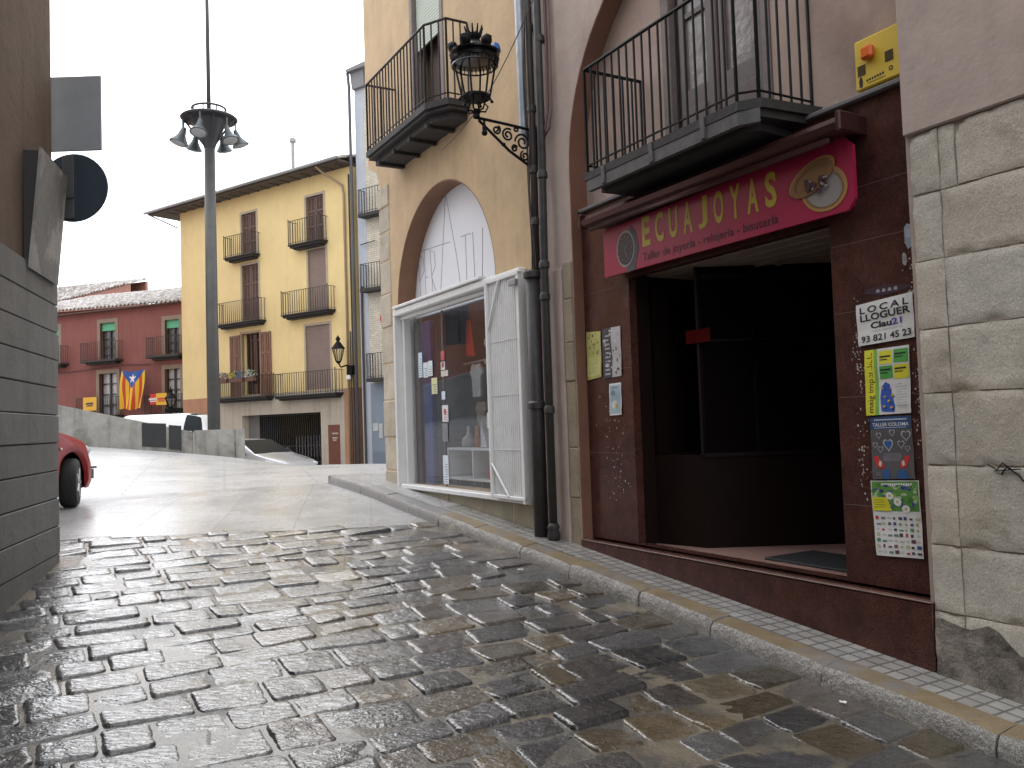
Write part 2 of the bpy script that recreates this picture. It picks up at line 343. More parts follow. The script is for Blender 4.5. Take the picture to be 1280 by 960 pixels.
for ri, (t0, d) in enumerate(rows):
    s = .49+rnd.uniform(0, .02)
    while s < 5.0:
        wd = rnd.uniform(.26, .50)
        if rnd.random() < .15: wd *= .6
        tm, sm = t0+d/2, s+wd/2; fl, ul = left_side(tm, sm)
        ok = tm < tend(sm)+.06*math.sin(sm*9) and (fl > .03 or ul < -.1) and sm < 4.5 + (0 if t0 > 6 else .6)
        if ok:
            gp = .001+rnd.random()*.006; k = ri
            cs = []
            for (ta, sa, kk) in ((t0, s, k), (t0, s+wd, k), (t0+d, s+wd, k+1), (t0+d, s, k+1)):
                cs.append((ta+wob(sa, kk)+rnd.uniform(-.012, .012), sa+rnd.uniform(-.012, .012)))
            ctr = (sum(c[0] for c in cs)/4, sum(c[1] for c in cs)/4)
            cs = [(c[0]+(ctr[0]-c[0])*gp*2/d, c[1]+(ctr[1]-c[1])*gp*2/wd) for c in cs]
            warm = 1 if (sm < 2.8 and rnd.random() < .34) else 0
            base = PAL[rnd.choice((6, 7)) if warm else rnd.choice((0, 1, 2, 3, 4, 5, 8, 0, 2))]; br = rnd.uniform(.35, 1.0)
            st.col = tuple(x*br for x in base)
            hi = rnd.uniform(-.005, .007)+(.010 if rnd.random() < .08 else 0)-(.010 if rnd.random() < .05 else 0); tx, ty = rnd.uniform(-.016, .016), rnd.uniform(-.018, .018); sd_ = rnd.uniform(0, 100); rough_ = rnd.choice((.003, .005, .008))
            NU, NV = (16, 22) if 1 < t0 < 4.6 else ((12, 15) if t0 < 7 and t0 > 0 else (8, 10))
            ids = []; g0 = [Gt(*c) for c in cs]
            for i in range(NU+1):
                a = i/NU; a = .5-.5*math.cos(math.pi*a) if True else a; row = []
                for j in range(NV+1):
                    b = .5-.5*math.cos(math.pi*j/NV)
                    w4 = ((1-a)*(1-b), (1-a)*b, a*b, a*(1-b))
                    tt = sum(w_*c[0] for w_, c in zip(w4, cs)); s_ = sum(w_*c[1] for w_, c in zip(w4, cs)); gg = sum(w_*z_ for w_, z_ in zip(w4, g0))
                    ea, eb = min(a, 1-a)*d, min(b, 1-b)*wd
                    # rounded corners pull inwards
                    cr_ = max(0, .03-ea)*max(0, .03-eb)/.03
                    tt += (ctr[0]-tt)/d*cr_*1.1; s_ += (ctr[1]-s_)/wd*cr_*1.1
                    nz = noise.noise(Vector((tt*6, s_*6, sd_))); e = min(ea, eb)+.007*nz+.004*noise.noise(Vector((tt*38, s_*38, sd_)))
                    prof = 1-math.exp(-max(e, 0)/.0055) if e > 0 else 0
                    if ea == 0 or eb == 0: prof = -.4
                    l = (noise.noise(Vector((tt*9, s_*5, sd_)))+.6*noise.noise(Vector((tt*22, s_*16, sd_)))+.35*noise.noise(Vector((tt*60, s_*38, sd_))))*rough_
                    row.append(st.pt(tt+.006*nz, s_+.006*noise.noise(Vector((tt*7, s_*7, sd_+9))), gg+.004+prof*(.016+hi+l+tx*(a-.5)+ty*(b-.5))))
                ids.append(row)
            for i in range(NU):
                for j in range(NV): st.face((ids[i][j], ids[i+1][j], ids[i+1][j+1], ids[i][j+1]))
        s += wd
st.build('cobbled_street', stonemat(), None, True, 'structure', vcol=True)
mt = MB(FR); ta = np.arange(-3.2, 9.8, .2); sa = np.arange(.4, 5.4, .2)
ids = [[mt.pt(t, s, Gt(t, s)+.014+(.014*noise.noise(Vector((t*5, s*5, 0))))-(.03 if t > tend(s)-.1 else 0)) for s in sa] for t in ta]
for i in range(len(ta)-1):
    for j in range(len(sa)-1): mt.face((ids[i][j], ids[i+1][j], ids[i+1][j+1], ids[i][j+1]))
mt.build('street_joints', mat('joint_mortar', (.20, .17, .125), .22, col2=(.10, .092, .08), c2lo=.42, c2hi=.55, c2s=1.6, bump=.006, bs=60, rvar=.12, coat=.35), None, True, 'structure')
# kerb: granite blocks, ochre stained tops, then darker smooth ones
M_GRAN = mat('kerb_granite', (.30, .285, .26), .5, var=.35, vs=25, bump=.012, bs=45, speck=.45)
M_OCH = mat('kerb_top_worn', (.24, .185, .115), .34, var=.25, vs=6, bump=.002, bs=30, col2=(.22, .21, .2), c2lo=.5, c2hi=.62, c2s=2.2, rvar=.1)
M_KDK = mat('kerb_smooth', (.24, .235, .23), .38, var=.2, vs=8, bump=.003, bs=30)
kb = MB(FR); t = -7.0; i = 0
while t < 12.1:
    ln = rnd.uniform(.72, 1.0); t1 = min(t+ln, 12.2); dk = t > 8.3
    ja, jb = rnd.uniform(-.008, .008), rnd.uniform(-.006, .01)
    N = 10
    rough = 0 if dk else 1
    prev = None
    for k in range(N+1):
        tt = t+.006+(t1-t-.012)*k/N; gz = zr(tt); j = lambda a: rough*.012*noise.noise(Vector((tt*14, a*3.1, i)))
        zb = gz-.34
        edge = -.012 if k in (0, N) else 0
        sc = .20+(.0 if t1 < 11.9 else 0)
        ring = [(.30, zb), (.30, gz+jb), (.345, gz+jb+.001), (.462+ja+j(1)*.4, gz+jb-.003+edge), (.483+ja+j(2), gz+jb-.03+edge), (.49+ja+j(3), gz-.07), (.492+ja+j(4), gz-.11), (.49, zb)]
        r_ = [kb.pt(tt, a, b) for a, b in ring]
        if prev:
            for q in range(len(ring)-1):
                kb.m = 2 if dk else (1 if q in (1, 2) else 0); kb.face((prev[q], prev[q+1], r_[q+1], r_[q]))
        elif True: kb.m = 2 if dk else 0; kb.face(r_)
        prev = r_
    kb.m = 2 if dk else 0; kb.face(prev[::-1]); t = t1; i += 1
kb.build('kerb', [M_GRAN, M_OCH, M_KDK], None, True, 'structure').data.set_sharp_from_angle(angle=math.radians(40))
pv = MB(FR)
ts = np.arange(-7, 8.81, .2)
for a, b in zip(ts, ts[1:]):
    pv.quad([(a, -.35, zr(a)-.001), (a, .305, zr(a)-.001), (b, .305, zr(b)-.001), (b, -.35, zr(b)-.001)])
pv.build('pavement', M_PANOT, None, False, 'structure')
pv = MB(FR); zt = lambda u, v: zr(u)-.002
for a, b in zip(np.arange(8.8, 12.2, .17), np.arange(8.97, 12.4, .17)):
    v0 = -.35 if a < 11.1 else -9
    b = min(b, 12.2); pv.quad([(a, v0, zr(a)), (a, .31, zr(a)), (b, .31, zr(b)), (b, v0, zr(b))])
pv.quad([(12.2, -9, zr(12.2)), (12.2, .49, zr(12.2)), (12.2, .49, zr(12.2)-.3), (12.2, -9, zr(12.2)-.3)])
pv.build('pavement_corner', M_SLAB, None, False, 'structure')
# ------------------------------------------------------------------ shared materials
def proc_plaster(name, col, dark, s=.5): return mat(name, col, .85, var=.14, vs=2.2, bump=.0025, bs=26, col2=dark, c2lo=.52, c2hi=.75, c2s=.9, streak=s)
M_OCW = proc_plaster('ochre_plaster', (.52, .375, .22), (.42, .295, .185), .18)
M_PKW = proc_plaster('pink_plaster', (.44, .35, .305), (.34, .26, .22), .10)
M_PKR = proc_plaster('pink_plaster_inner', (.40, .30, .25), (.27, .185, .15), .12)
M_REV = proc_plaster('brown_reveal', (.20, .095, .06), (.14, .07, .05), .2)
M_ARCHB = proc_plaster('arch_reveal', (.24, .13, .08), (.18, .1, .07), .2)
M_STONE = mat('sandstone', (.33, .285, .215), .9, var=.22, vs=4, bump=.0035, bs=60, vcol=True, speck=.2, col2=(.33, .275, .20), c2lo=.54, c2hi=.72, c2s=2.5)
M_MORT = mat('stone_joints', (.40, .35, .28), .95, var=.3, bump=.004)
M_DIRT = mat('stone_base_damp', (.27, .24, .205), .6, var=.4, vs=4, bump=.02, bs=14, speck=.3, col2=(.07, .06, .052), c2lo=.45, c2hi=.62, c2s=2.2)
M_GRN = mat('red_granite', (.078, .031, .024), .24, var=.45, vs=7, speck=.5, rvar=.1, col2=(.06, .027, .022), c2lo=.45, c2hi=.65, c2s=2.5, spec=.32)
M_GRJ = flat('granite_joint', (.13, .09, .08), .8)
M_IRON = mat('wrought_iron', (.006, .006, .007), .6, 0, spec=.18, var=.3, vs=20, bump=.001, bs=80)
M_IRONB = mat('rusty_iron', (.026, .020, .018), .6, 0, spec=.3, var=.3, vs=20, bump=.001, bs=80)
M_SLABC = mat('balcony_stone', (.030, .027, .026), .7, var=.3, vs=9, bump=.004, bs=40, streak=.4)
M_WOODB = mat('brown_shutter_wood', (.075, .045, .038), .6, var=.25, vs=10, bump=.002, bs=60)
M_WOODG = mat('grey_brown_wood', (.16, .125, .115), .6, var=.25, vs=10, bump=.002, bs=60)
M_WH = mat('white_enamel', (.74, .74, .73), .4, var=.06, vs=4, streak=.12)
M_WHP = mat('white_board', (.78, .79, .82), .55, var=.03, vs=3)
M_BLK = flat('black_print', (.012, .012, .012), .5)
M_PIPE = mat('cast_iron_pipe', (.042, .039, .038), .5, 0, spec=.35, var=.35, vs=12, bump=.003, bs=40, streak=.5)
M_ZINC = mat('zinc_pipe', (.42, .45, .50), .42, .35, var=.2, vs=8)
M_CABL = flat('cable_rubber', (.045, .035, .032), .6)
M_CABP = flat('painted_conduit', (.15, .095, .085), .6, var=.2)
M_PAPER = mat('paper', (.72, .72, .70), .6, var=.08, vs=14, bump=.002, bs=25)
M_GL = glass('window_glass', (.86, .88, .9), .02)
M_GLB = glass('dark_glass', (.30, .28, .27), .07)
M_DARK = flat('dark_interior', (.03, .022, .02), .8)
def C1(col): return flat('ink_%02x%02x%02x' % tuple(int(c*255) for c in col), col, .55, var=.04)
def blocks(mb, u0, u1, zs, v0, v1, wmin, wmax, base=(.33, .285, .215), gap=.008, first=None, b=.012, seed=1, jv=.008):
    r = random.Random(seed)
    for k, (za, zb) in enumerate(zip(zs, zs[1:])):
        u = u0; n = 0
        while u < u1-.02:
            wd = r.uniform(wmin, wmax)
            if first and n == 0: wd = first[k % len(first)]
            e = u+wd if u1-(u+wd) > wmin*.55 else u1
            e = min(e, u1); f = r.uniform(.92, 1.06); h = r.uniform(-.006, .006)
            mb.col = (base[0]*f+h, base[1]*f, base[2]*f-h*.5)
            mb.cbox(u+gap*r.uniform(.3, 1), e-gap*r.uniform(.3, 1), v0, v1+r.uniform(-jv, jv), za+gap*.5*r.uniform(.3, 1.4), zb-gap*.5*r.uniform(.3, 1.4), b)
            u = e; n += 1
def railing(mb, u0, u1, v1, z0, z1, n, v0=0., r=.009, sides=True, corner=0):
    mb.box(u0, u1, v1-.012, v1+.012, z1-.012, z1+.006)
    mb.box(u0, u1, v1-.008, v1+.008, z0+.05, z0+.062)
    for u in (u0, u1):
        mb.box(u-.012, u+.012, v0, v1, z1-.012, z1+.006); mb.box(u-.007, u+.007, v0, v1, z0+.05, z0+.062)
        m = max(2, int(round((v1-v0)/((u1-u0)/n))))
        for k in range(m): v = v0+(v1-v0)*(k+.5)/m; mb.box(u-r*.8, u+r*.8, v-r*.8, v+r*.8, z0, z1-.01)
    for k in range(n+1):
        u = u0+(u1-u0)*k/n; q = r*(1.5 if k in (0, n) else 1); mb.box(u-q*.8, u+q*.8, v1-q*.8, v1+q*.8, z0, z1-.01)
# ------------------------------------------------------------------ ochre building with arched shop front
och = thing('ochre_building', 'ochre plastered building with a white arched shop front and an iron balcony above', 'building', FR(9.1, 0, .6))
mb = MB(FR)
hole = [(7.82, .84), (10.56, .84)]+arc(9.19, 3.12, 1.37, 0, 180, 32)
mb.prism([(6.99, -.6), (11.13, -.6), (11.1, 4.95), (11.2, 5.15), (11.5, 5.3), (11.56, 5.5), (11.56, 12.2), (6.99, 12.2)], -.34, 0, [hole, [(8.92, 5.18), (9.86, 5.18), (9.86, 7.7), (8.92, 7.7)]])
mb.prism([(6.99, 3.3), (11.1, 3.3), (11.1, 4.95), (11.2, 5.15), (11.5, 5.3), (11.56, 5.5), (11.56, 12.2), (6.99, 12.2)], -9, -8.8)
for vv in (-8.7,): pass
m2 = MB(FR); m2.box(10.93, 11.1, -8.8, -.34, -.6, 12.2); m2.box(7.0, 7.1, -8.8, -.34, -.6, 12.2); m2.box(7.1, 10.93, -9, -8.8, -.6, 12.2); m2.box(6.99, 11.56, -9, .0, 12.2, 12.3)
m2.box(11.1, 11.56, -8.8, -.34, 5.5, 12.2)
mb.v += m2.v; n0 = len(mb.c); mb.c += m2.c; mb.q += [tuple(i+n0 for i in f) for f in m2.q]; mb.mi += m2.mi
mb.build('wall', M_OCW, och)
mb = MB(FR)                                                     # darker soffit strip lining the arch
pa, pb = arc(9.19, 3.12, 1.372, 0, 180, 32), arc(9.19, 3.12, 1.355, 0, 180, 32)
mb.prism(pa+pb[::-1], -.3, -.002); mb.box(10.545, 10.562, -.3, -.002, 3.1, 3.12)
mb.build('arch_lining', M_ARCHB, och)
mb = MB(FR); blocks(mb, 10.57, 11.15, [-.3, .5, 1.0, 1.45, 1.95, 2.45, 2.95], -.3, .012, .5, .7, (.44, .385, .30), seed=3, b=.015)
blocks(mb, 10.75, 11.15, [2.95, 3.4, 3.85, 4.25, 4.6, 4.9], -.3, .012, .3, .4, (.44, .385, .30), seed=5, first=[.4, .3], b=.015)
blocks(mb, 7.0, 10.56, [-.3, .3, .82], -.3, .01, .6, 1.1, (.30, .265, .19), seed=9, b=.01)
blocks(mb, 6.995, 7.8, [.83, 1.35, 1.9, 2.45, 3.05], -.3, .01, .4, .8, (.27, .25, .165), seed=12)
mb.build('stone_base', M_STONE, och, vcol=True)
# plaque that fills the arch, with the thin hand drawn letters
mb = MB(FR); mb.prism([(7.83, 3.02), (10.55, 3.02)]+arc(9.19, 3.12, 1.36, 0, 180, 32), -.30, -.25)
plq = mb.build('arch_board', M_WHP, och)
mb = MB(FR)
def stroke(mb, pts, v=-.249, r=.0035): mb.tube([(a, v, b) for a, b in pts], r, 5)
stroke(mb, [(10.34, 3.16), (10.40, 3.86), (10.24, 3.80), (10.22, 3.62), (10.37, 3.50)])                                  # P
stroke(mb, [(10.06, 3.18), (10.18, 3.18), (10.20, 3.88), (10.10, 3.88)]); stroke(mb, [(10.19, 3.52), (10.11, 3.52)])       # E
stroke(mb, [(9.95, 3.18), (10.02, 3.86), (9.88, 3.80), (9.87, 3.62), (9.99, 3.50), (9.78, 3.15)])                          # R
stroke(mb, [(9.75, 3.15), (9.50, 4.47), (9.24, 3.62), (9.14, 3.16)])                                                       # A
stroke(mb, [(10.42, 3.90), (9.42, 3.84)])                                                                                  # long T bar
stroke(mb, [(9.12, 3.84), (8.86, 3.83)]); stroke(mb, [(8.99, 3.83), (8.99, 3.16)])                                         # T
stroke(mb, [(8.80, 3.83), (8.78, 3.25), (8.70, 3.16), (8.60, 3.2), (8.55, 3.83)])                                          # U
mb.build('hand_drawn_letters', flat('pencil_line', (.16, .16, .19), .6), plq)
# shop front frame, glass, doors
mb = MB(FR); mb.cbox(7.2, 10.54, -.08, .085, 3.04, 3.12, .01); mb.cbox(8.0, 10.50, .02, .11, 3.13, 3.165, .008); mb.cbox(7.80, 10.50, -.09, .0, 2.99, 3.035, .006)
mb.cbox(10.49, 10.54, -.12, .085, .80, 3.04, .01); mb.cbox(10.42, 10.49, -.16, -.02, .84, 3.03, .006); mb.cbox(7.14, 10.44, -.08, .07, .79, .845, .008)
mb.build('shop_frame', M_WH, och)
mb = MB(FR); mb.box(7.82, 10.41, -.122, -.112, .85, 2.99); gls = mb.build('shop_window', M_GL, och)
mb = MB(FR); mb.cbox(9.42, 9.445, -.128, -.104, .85, 2.99, .004); mb.build('glass_joint', flat('steel_joint', (.2, .21, .22), .4, .6), gls)
mb = MB(FR); mb.box(7.82, 10.55, -2.9, -2.8, .5, 3.3); mb.box(7.72, 7.82, -2.8, -.34, .5, 3.3); mb.box(10.55, 10.6, -2.8, -.34, .5, 3.3); mb.box(7.82, 10.55, -2.8, -.34, 3.02, 3.1)
mb.build('shop_interior', mat('shop_wall_blue_grey', (.33, .36, .43), .7, var=.08), och)
mb = MB(FR); mb.box(7.82, 10.55, -2.8, -.13, .78, .83); mb.build('shop_floor', mat('shop_floor', (.42, .47, .5), .3, var=.1), och)
mb = MB(FR); mb.cbox(10.20, 10.34, -.30, -.13, .84, 2.95, .01); mb.build('door_jamb', mat('dark_brown_paint', (.06, .025, .02), .4), och)
mb = MB(FR); mb.cbox(9.92, 10.19, -.24, -.17, .84, 2.93, .01); mb.build('inner_door', mat('navy_blue_paint', (.03, .06, .20), .4, var=.1), och)
mb = MB(FR); mb.box(8.0, 8.9, -1.2, -1.1, .84, 3.0); mb.build('reflection_panel', mat('rust_orange_reflection', (.32, .11, .055), .7, var=.1), och)  # added orange panel: paints the house reflection at the right of the shop glass
# upper window with roller blind
mb = MB(FR); mb.cbox(8.90, 8.99, -.20, .015, 5.18, 7.7, .01); mb.cbox(9.79, 9.88, -.20, .015, 5.18, 7.7, .01); mb.box(8.99, 9.79, -.30, -.24, 5.18, 7.7)
bw = mb.build('window', M_WOODG, och)
mb = MB(FR); mb.cbox(9.02, 9.36, -.235, -.2, 5.25, 7.6, .01); mb.cbox(9.40, 9.76, -.235, -.2, 5.25, 7.6, .01); mb.build('shutter', M_WOODB, bw)
mb = MB(FR)
for k in range(34): mb.cbox(9.0, 9.78, -.07, -.045, 6.32+k*.04, 6.357+k*.04, .004)
mb.build('roller_blind', mat('pale_green_slats', (.50, .54, .46), .6, var=.08), bw)
# balcony over the ochre wall
mb = MB(FR)
out = [(8.28, 0), (10.44, 0), (10.44, .43), (8.55, .43), (8.28, .27)]
mb.prism_h(out, 5.10, 5.17); mb.prism_h([(8.36, 0), (10.36, 0), (10.36, .33), (8.60, .33), (8.36, .19)], 4.98, 5.10)
mb.prism_h([(8.30, 0), (10.42, 0), (10.42, .40), (8.57, .40), (8.30, .25)], 5.06, 5.102)
for u in (8.7, 9.2, 9.7, 10.2): mb.cbox(u-.03, u+.03, 0, .36, 4.94, 5.0, .008)
bal = mb.build('balcony', M_SLABC, och)
mb = MB(FR)
def rail_poly(mb, pts, z0, z1, gap, r=.009):
    for a, b in zip(pts, pts[1:]):
        A_, B_ = Vector(a), Vector(b); L = (B_-A_).length; n = max(1, round(L/gap)); mb.tube([(*A_, z1), (*B_, z1)], r*1.3, 6); mb.tube([(*A_, z0+.06), (*B_, z0+.06)], r*.8, 5)
        for k in range(n+1):
            p = A_+(B_-A_)*k/n; q = r*(1.25 if k in (0, n) else .9); mb.tube([(*p, z0), (*p, z1)], q, 5)
rail_poly(mb, [(8.30, 0), (8.30, .26), (8.56, .41), (10.42, .41), (10.42, 0)], 5.17, 6.06, .10, .011)
mb.build('railing', M_IRONB, bal)
# ------------------------------------------------------------------ pink building with the jewellery shop
pink = thing('pink_building', 'pink plastered building with a large recessed arch, red granite shop front and dark balcony', 'building', FR(4.7, 0, .3))
mb = MB(FR)
hole = [(3.0, -.55), (6.38, -.55)]+arc(4.69, 3.86, 1.69, 0, 180, 36)
mb.prism([(-14, -2.2), (-14, 12.2), (6.985, 12.2), (6.985, -2.2)], -.34, 0, [hole])
mb.cbox(-14, 2.995, -.2, .035, 3.115, 7.0, .008)
mb.box(-14, 6.98, -9, -8.8, -2.2, 12.2); mb.box(-14, 6.98, -9, 0, 12.2, 12.3); mb.box(-14, -13.9, -8.8, -.34, -2.2, 12.2); mb.box(6.85, 6.98, -8.8, -.34, -.5, 12.2)
mb.build('wall', M_PKW, pink)
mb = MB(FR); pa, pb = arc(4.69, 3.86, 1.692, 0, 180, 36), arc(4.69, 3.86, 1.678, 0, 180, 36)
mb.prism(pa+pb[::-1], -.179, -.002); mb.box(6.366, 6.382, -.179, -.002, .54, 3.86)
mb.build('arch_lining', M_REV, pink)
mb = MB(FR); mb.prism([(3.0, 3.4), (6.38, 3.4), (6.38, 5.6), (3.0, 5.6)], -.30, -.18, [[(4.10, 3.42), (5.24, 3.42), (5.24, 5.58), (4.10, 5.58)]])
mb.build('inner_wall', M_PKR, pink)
# stone pier on the right
def hewn(mb, u0, u1, zs, v1, wmin, wmax, base, seed, gap=.0045, first=None):
    r = random.Random(seed)
    for k, (za, zb) in enumerate(zip(zs, zs[1:])):
        u = u0
        while u < u1-.02:
            e = min(u1, u+r.uniform(wmin, wmax)) if u1-u > wmin*1.5 else u1
            f = r.uniform(.9, 1.07); h = r.uniform(-.012, .012); sd_ = r.uniform(0, 50); am = r.uniform(.4, 1.1); near = e > .2
            nu, nz = (max(6, int((e-u)/.028)), max(6, int((zb-za)/.028))) if near else (6, 4); ids = []; off = r.uniform(-.002, .002)
            for i in range(nu+1):
                row = []
                for j in range(nz+1):
                    a, b = i/nu, j/nz; x, z = u+(e-u)*a, za+(zb-za)*b; de = min(a*(e-u), (1-a)*(e-u), b*(zb-za), (1-b)*(zb-za))
                    g_ = gap*(1+1.2*noise.noise(Vector((x*6, z*6, sd_)))); cx = (.5-a)*2; cz_ = (.5-b)*2
                    x += cx*g_*(abs(cx)**6); z += cz_*g_*(abs(cz_)**6)
                    chip = max(0, noise.noise(Vector((x*11, z*11, sd_+5)))-.15)*.035*math.exp(-de/.02)
                    v = v1+off-.005*math.exp(-max(de, 0)/.005)*(1+noise.noise(Vector((x*20, z*20, sd_))))-chip+am*(.0024*noise.noise(Vector((x*7, z*9, sd_)))+.002*noise.noise(Vector((x*26, z*30, sd_)))+.001*noise.noise(Vector((x*70, z*70, sd_))))
                    pit = max(0, noise.noise(Vector((x*19, z*19, 9)))-.45)*.03; v -= pit
                    t_ = 1+.10*noise.noise(Vector((x*2.3, z*3.1, 4)))+.06*noise.noise(Vector((x*9, z*9, 8))); br_ = max(0, noise.noise(Vector((x*3, z*1.4, 31)))-.2)*.35
                    mb.col = (base[0]*f*t_+h, base[1]*f*t_*(1-br_*.35), base[2]*f*t_*(1-br_)-h*.5); row.append(mb.pt(x, v, z))
                ids.append(row)
            for i in range(nu):
                for j in range(nz): mb.face((ids[i][j], ids[i+1][j], ids[i+1][j+1], ids[i][j+1]))
            rim = [ids[i][0] for i in range(nu+1)]+[ids[nu][j] for j in range(1, nz+1)]+[ids[i][nz] for i in range(nu-1, -1, -1)]+[ids[0][j] for j in range(nz-1, 0, -1)]
            bk = []
            for q in rim: p = mb.v[q]; mb.v.append(p-mb.f.V*.05); mb.c.append(mb.c[q]); bk.append(len(mb.v)-1)
            for q in range(len(rim)): q2 = (q+1) % len(rim); mb.face((rim[q], rim[q2], bk[q2], bk[q]))
            u = e
mb = MB(FR); zs = [-.2, .18, .50, .86, 1.29, 1.68, 2.03, 2.40, 2.77, 3.11]
hewn(mb, -9.0, 2.80, zs, .020, .75, 1.3, (.50, .462, .395), 21)
hewn(mb, 2.797, 2.97, zs, .022, .17, .2, (.49, .452, .385), 22)
mb.box(-9, 2.968, -.2, -.03, -.2, 3.11); mb.build('stone_pier', M_STONE, pink, 'auto', vcol=True)
mb = MB(FR); mb.box(-9, 2.965, -.19, .006, -.3, 3.1); mb.build('stone_joints', M_MORT, pink)
bm = bmesh.new(); bmesh.ops.create_grid(bm, x_segments=90, y_segments=16, size=.5)
for v in bm.verts:
    u = -1.5+(v.co.x+.5)*4.46; h = (v.co.y+.5); zz = zr(u)-.1+h*(.36+.12*noise.noise(Vector((u*2, 0, 3)))+.08*noise.noise(Vector((u*7, 0, 3))))
    v.co = Vector((u, .026+.015*(1-h)+.010*noise.noise(Vector((u*4, zz*5, 1)))+.010*noise.noise(Vector((u*16, zz*16, 7))), zz))
bmesh.ops.solidify(bm, geom=bm.faces[:], thickness=.03) if False else None
mb = MB(FR); mb.addbm(bm); mb.build('worn_footing', M_DIRT, pink, True)
# side pilaster of bare stone and painted strip beside the pipes
mb = MB(FR); blocks(mb, 6.385, 6.53, [.3, .9, 1.35, 1.95, 2.3, 2.7, 3.04], -.1, .016, .1, .2, (.29, .235, .165), seed=31, b=.008, gap=.004)
mb.build('stone_pilaster', M_STONE, pink, vcol=True)
mb = MB(FR); mb.cbox(6.545, 6.80, -.05, .02, .3, 3.0, .006); mb.build('painted_pilaster', M_PKW, pink)
# granite cladding and plinth
mb = MB(FR); mb.prism([(3.0, .55), (6.362, .55), (6.362, 3.465), (3.0, 3.465)], -.175, -.10, [[(3.63, .56), (5.70, .56), (5.70, 2.775), (3.63, 2.775)]])
cld = mb.build('granite_cladding', M_GRN, pink)
for (a, b, z) in [(3.01, 3.62, z) for z in (1.02, 1.68, 2.2, 2.62, 2.95)]+[(5.71, 6.35, z) for z in (1.3, 2.02, 2.72)]: mb = MB(FR); mb.box(a, b, -.1005, -.0985, z, z+.004); mb.build('cladding_joint', M_GRJ, cld)
mb = MB(FR); mb.cbox(3.0, 6.36, -.175, -.06, 3.468, 3.50, .006); mb.build('cladding_ledge', mat('grey_ledge', (.16, .15, .15), .7), pink)
mb = MB(FR); mb.cbox(2.975, 6.36, -.60, .028, -.2, .532, .006); mb.box(3.55, 5.74, -3.2, -.60, .42, .53)
pl_ = mb.build('granite_plinth', M_GRN, pink)
mb = MB(FR); mb.cbox(2.972, 6.362, -.02, .034, .5335, .5415, .002); mb.build('worn_edge', mat('plinth_edge', (.17, .10, .08), .3, var=.4, vs=12), pl_)
# vestibule
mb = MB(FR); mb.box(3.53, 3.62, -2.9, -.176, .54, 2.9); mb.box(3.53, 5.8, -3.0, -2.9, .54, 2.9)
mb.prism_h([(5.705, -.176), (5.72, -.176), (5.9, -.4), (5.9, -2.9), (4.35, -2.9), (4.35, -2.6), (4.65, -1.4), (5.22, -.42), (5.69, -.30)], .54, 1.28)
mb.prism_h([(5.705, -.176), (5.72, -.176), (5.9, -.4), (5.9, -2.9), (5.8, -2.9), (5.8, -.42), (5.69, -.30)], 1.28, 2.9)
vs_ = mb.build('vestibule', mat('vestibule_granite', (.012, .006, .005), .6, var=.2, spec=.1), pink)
mb = MB(FR); mb.box(3.62, 5.72, -2.9, -.178, .531, .541); mb.build('vestibule_floor', mat('pinkish_floor_tiles', (.36, .22, .19), .3, var=.15), pink)
mb = MB(FR)
for k in range(15): mb.cbox(3.56, 5.74, -.30-.18*k, -.125-.18*k, 2.80, 2.83, .004)
mb.box(3.5, 5.8, -3.0, -.176, 2.835, 2.95)
ce = mb.build('vestibule_ceiling', mat('varnished_ceiling_boards', (.34, .27, .22), .35, var=.15), pink)
for u, v in ((4.9, -.9), (4.0, -.8)):
    mb = MB(FR); mb.lathe((u, v, 2.80), [(.11, 0), (.11, -.012), (.08, -.02), (.07, 0)], 20); mb.build('ceiling_light', mat('lamp_ring', (.35, .27, .2), .3, .3), ce, 'auto')
mb = MB(FR)
pth = [(5.22, -.42), (4.65, -1.4), (4.35, -2.6)]
for (a, b) in zip(pth, pth[1:]):
    for z in (1.28, 2.72): mb.tube([(*a, z), (*b, z)], .022, 4)
for p in pth: mb.tube([(*p, 1.28), (*p, 2.8)], .022, 4)
mb.tube([(5.0, -.80, 1.28), (5.0, -.80, 2.8)], .015, 4); mb.tube([(5.22, -.42, 2.2), (4.65, -1.4, 2.2)], .012, 4)
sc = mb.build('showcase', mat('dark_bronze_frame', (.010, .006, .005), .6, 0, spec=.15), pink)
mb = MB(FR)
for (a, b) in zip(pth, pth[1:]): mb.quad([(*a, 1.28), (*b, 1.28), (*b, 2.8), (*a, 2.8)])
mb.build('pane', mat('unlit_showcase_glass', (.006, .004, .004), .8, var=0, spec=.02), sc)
mb = MB(FR); mb.cbox(3.72, 4.32, -2.72, -2.66, .55, 2.7, .01); mb.cbox(3.62, 4.36, -2.70, -2.60, 2.3, 2.36, .005)
dr = mb.build('inner_door', mat('dark_brown_door', (.02, .010, .008), .5), pink)
mb = MB(FR); mb.tube([(3.80, -2.63, 1.45), (3.80, -2.60, 1.5), (3.80, -2.60, 1.7), (3.80, -2.63, 1.75)], .012, 8); mb.build('handle', mat('brass', (.5, .35, .12), .3, .9), dr, True)
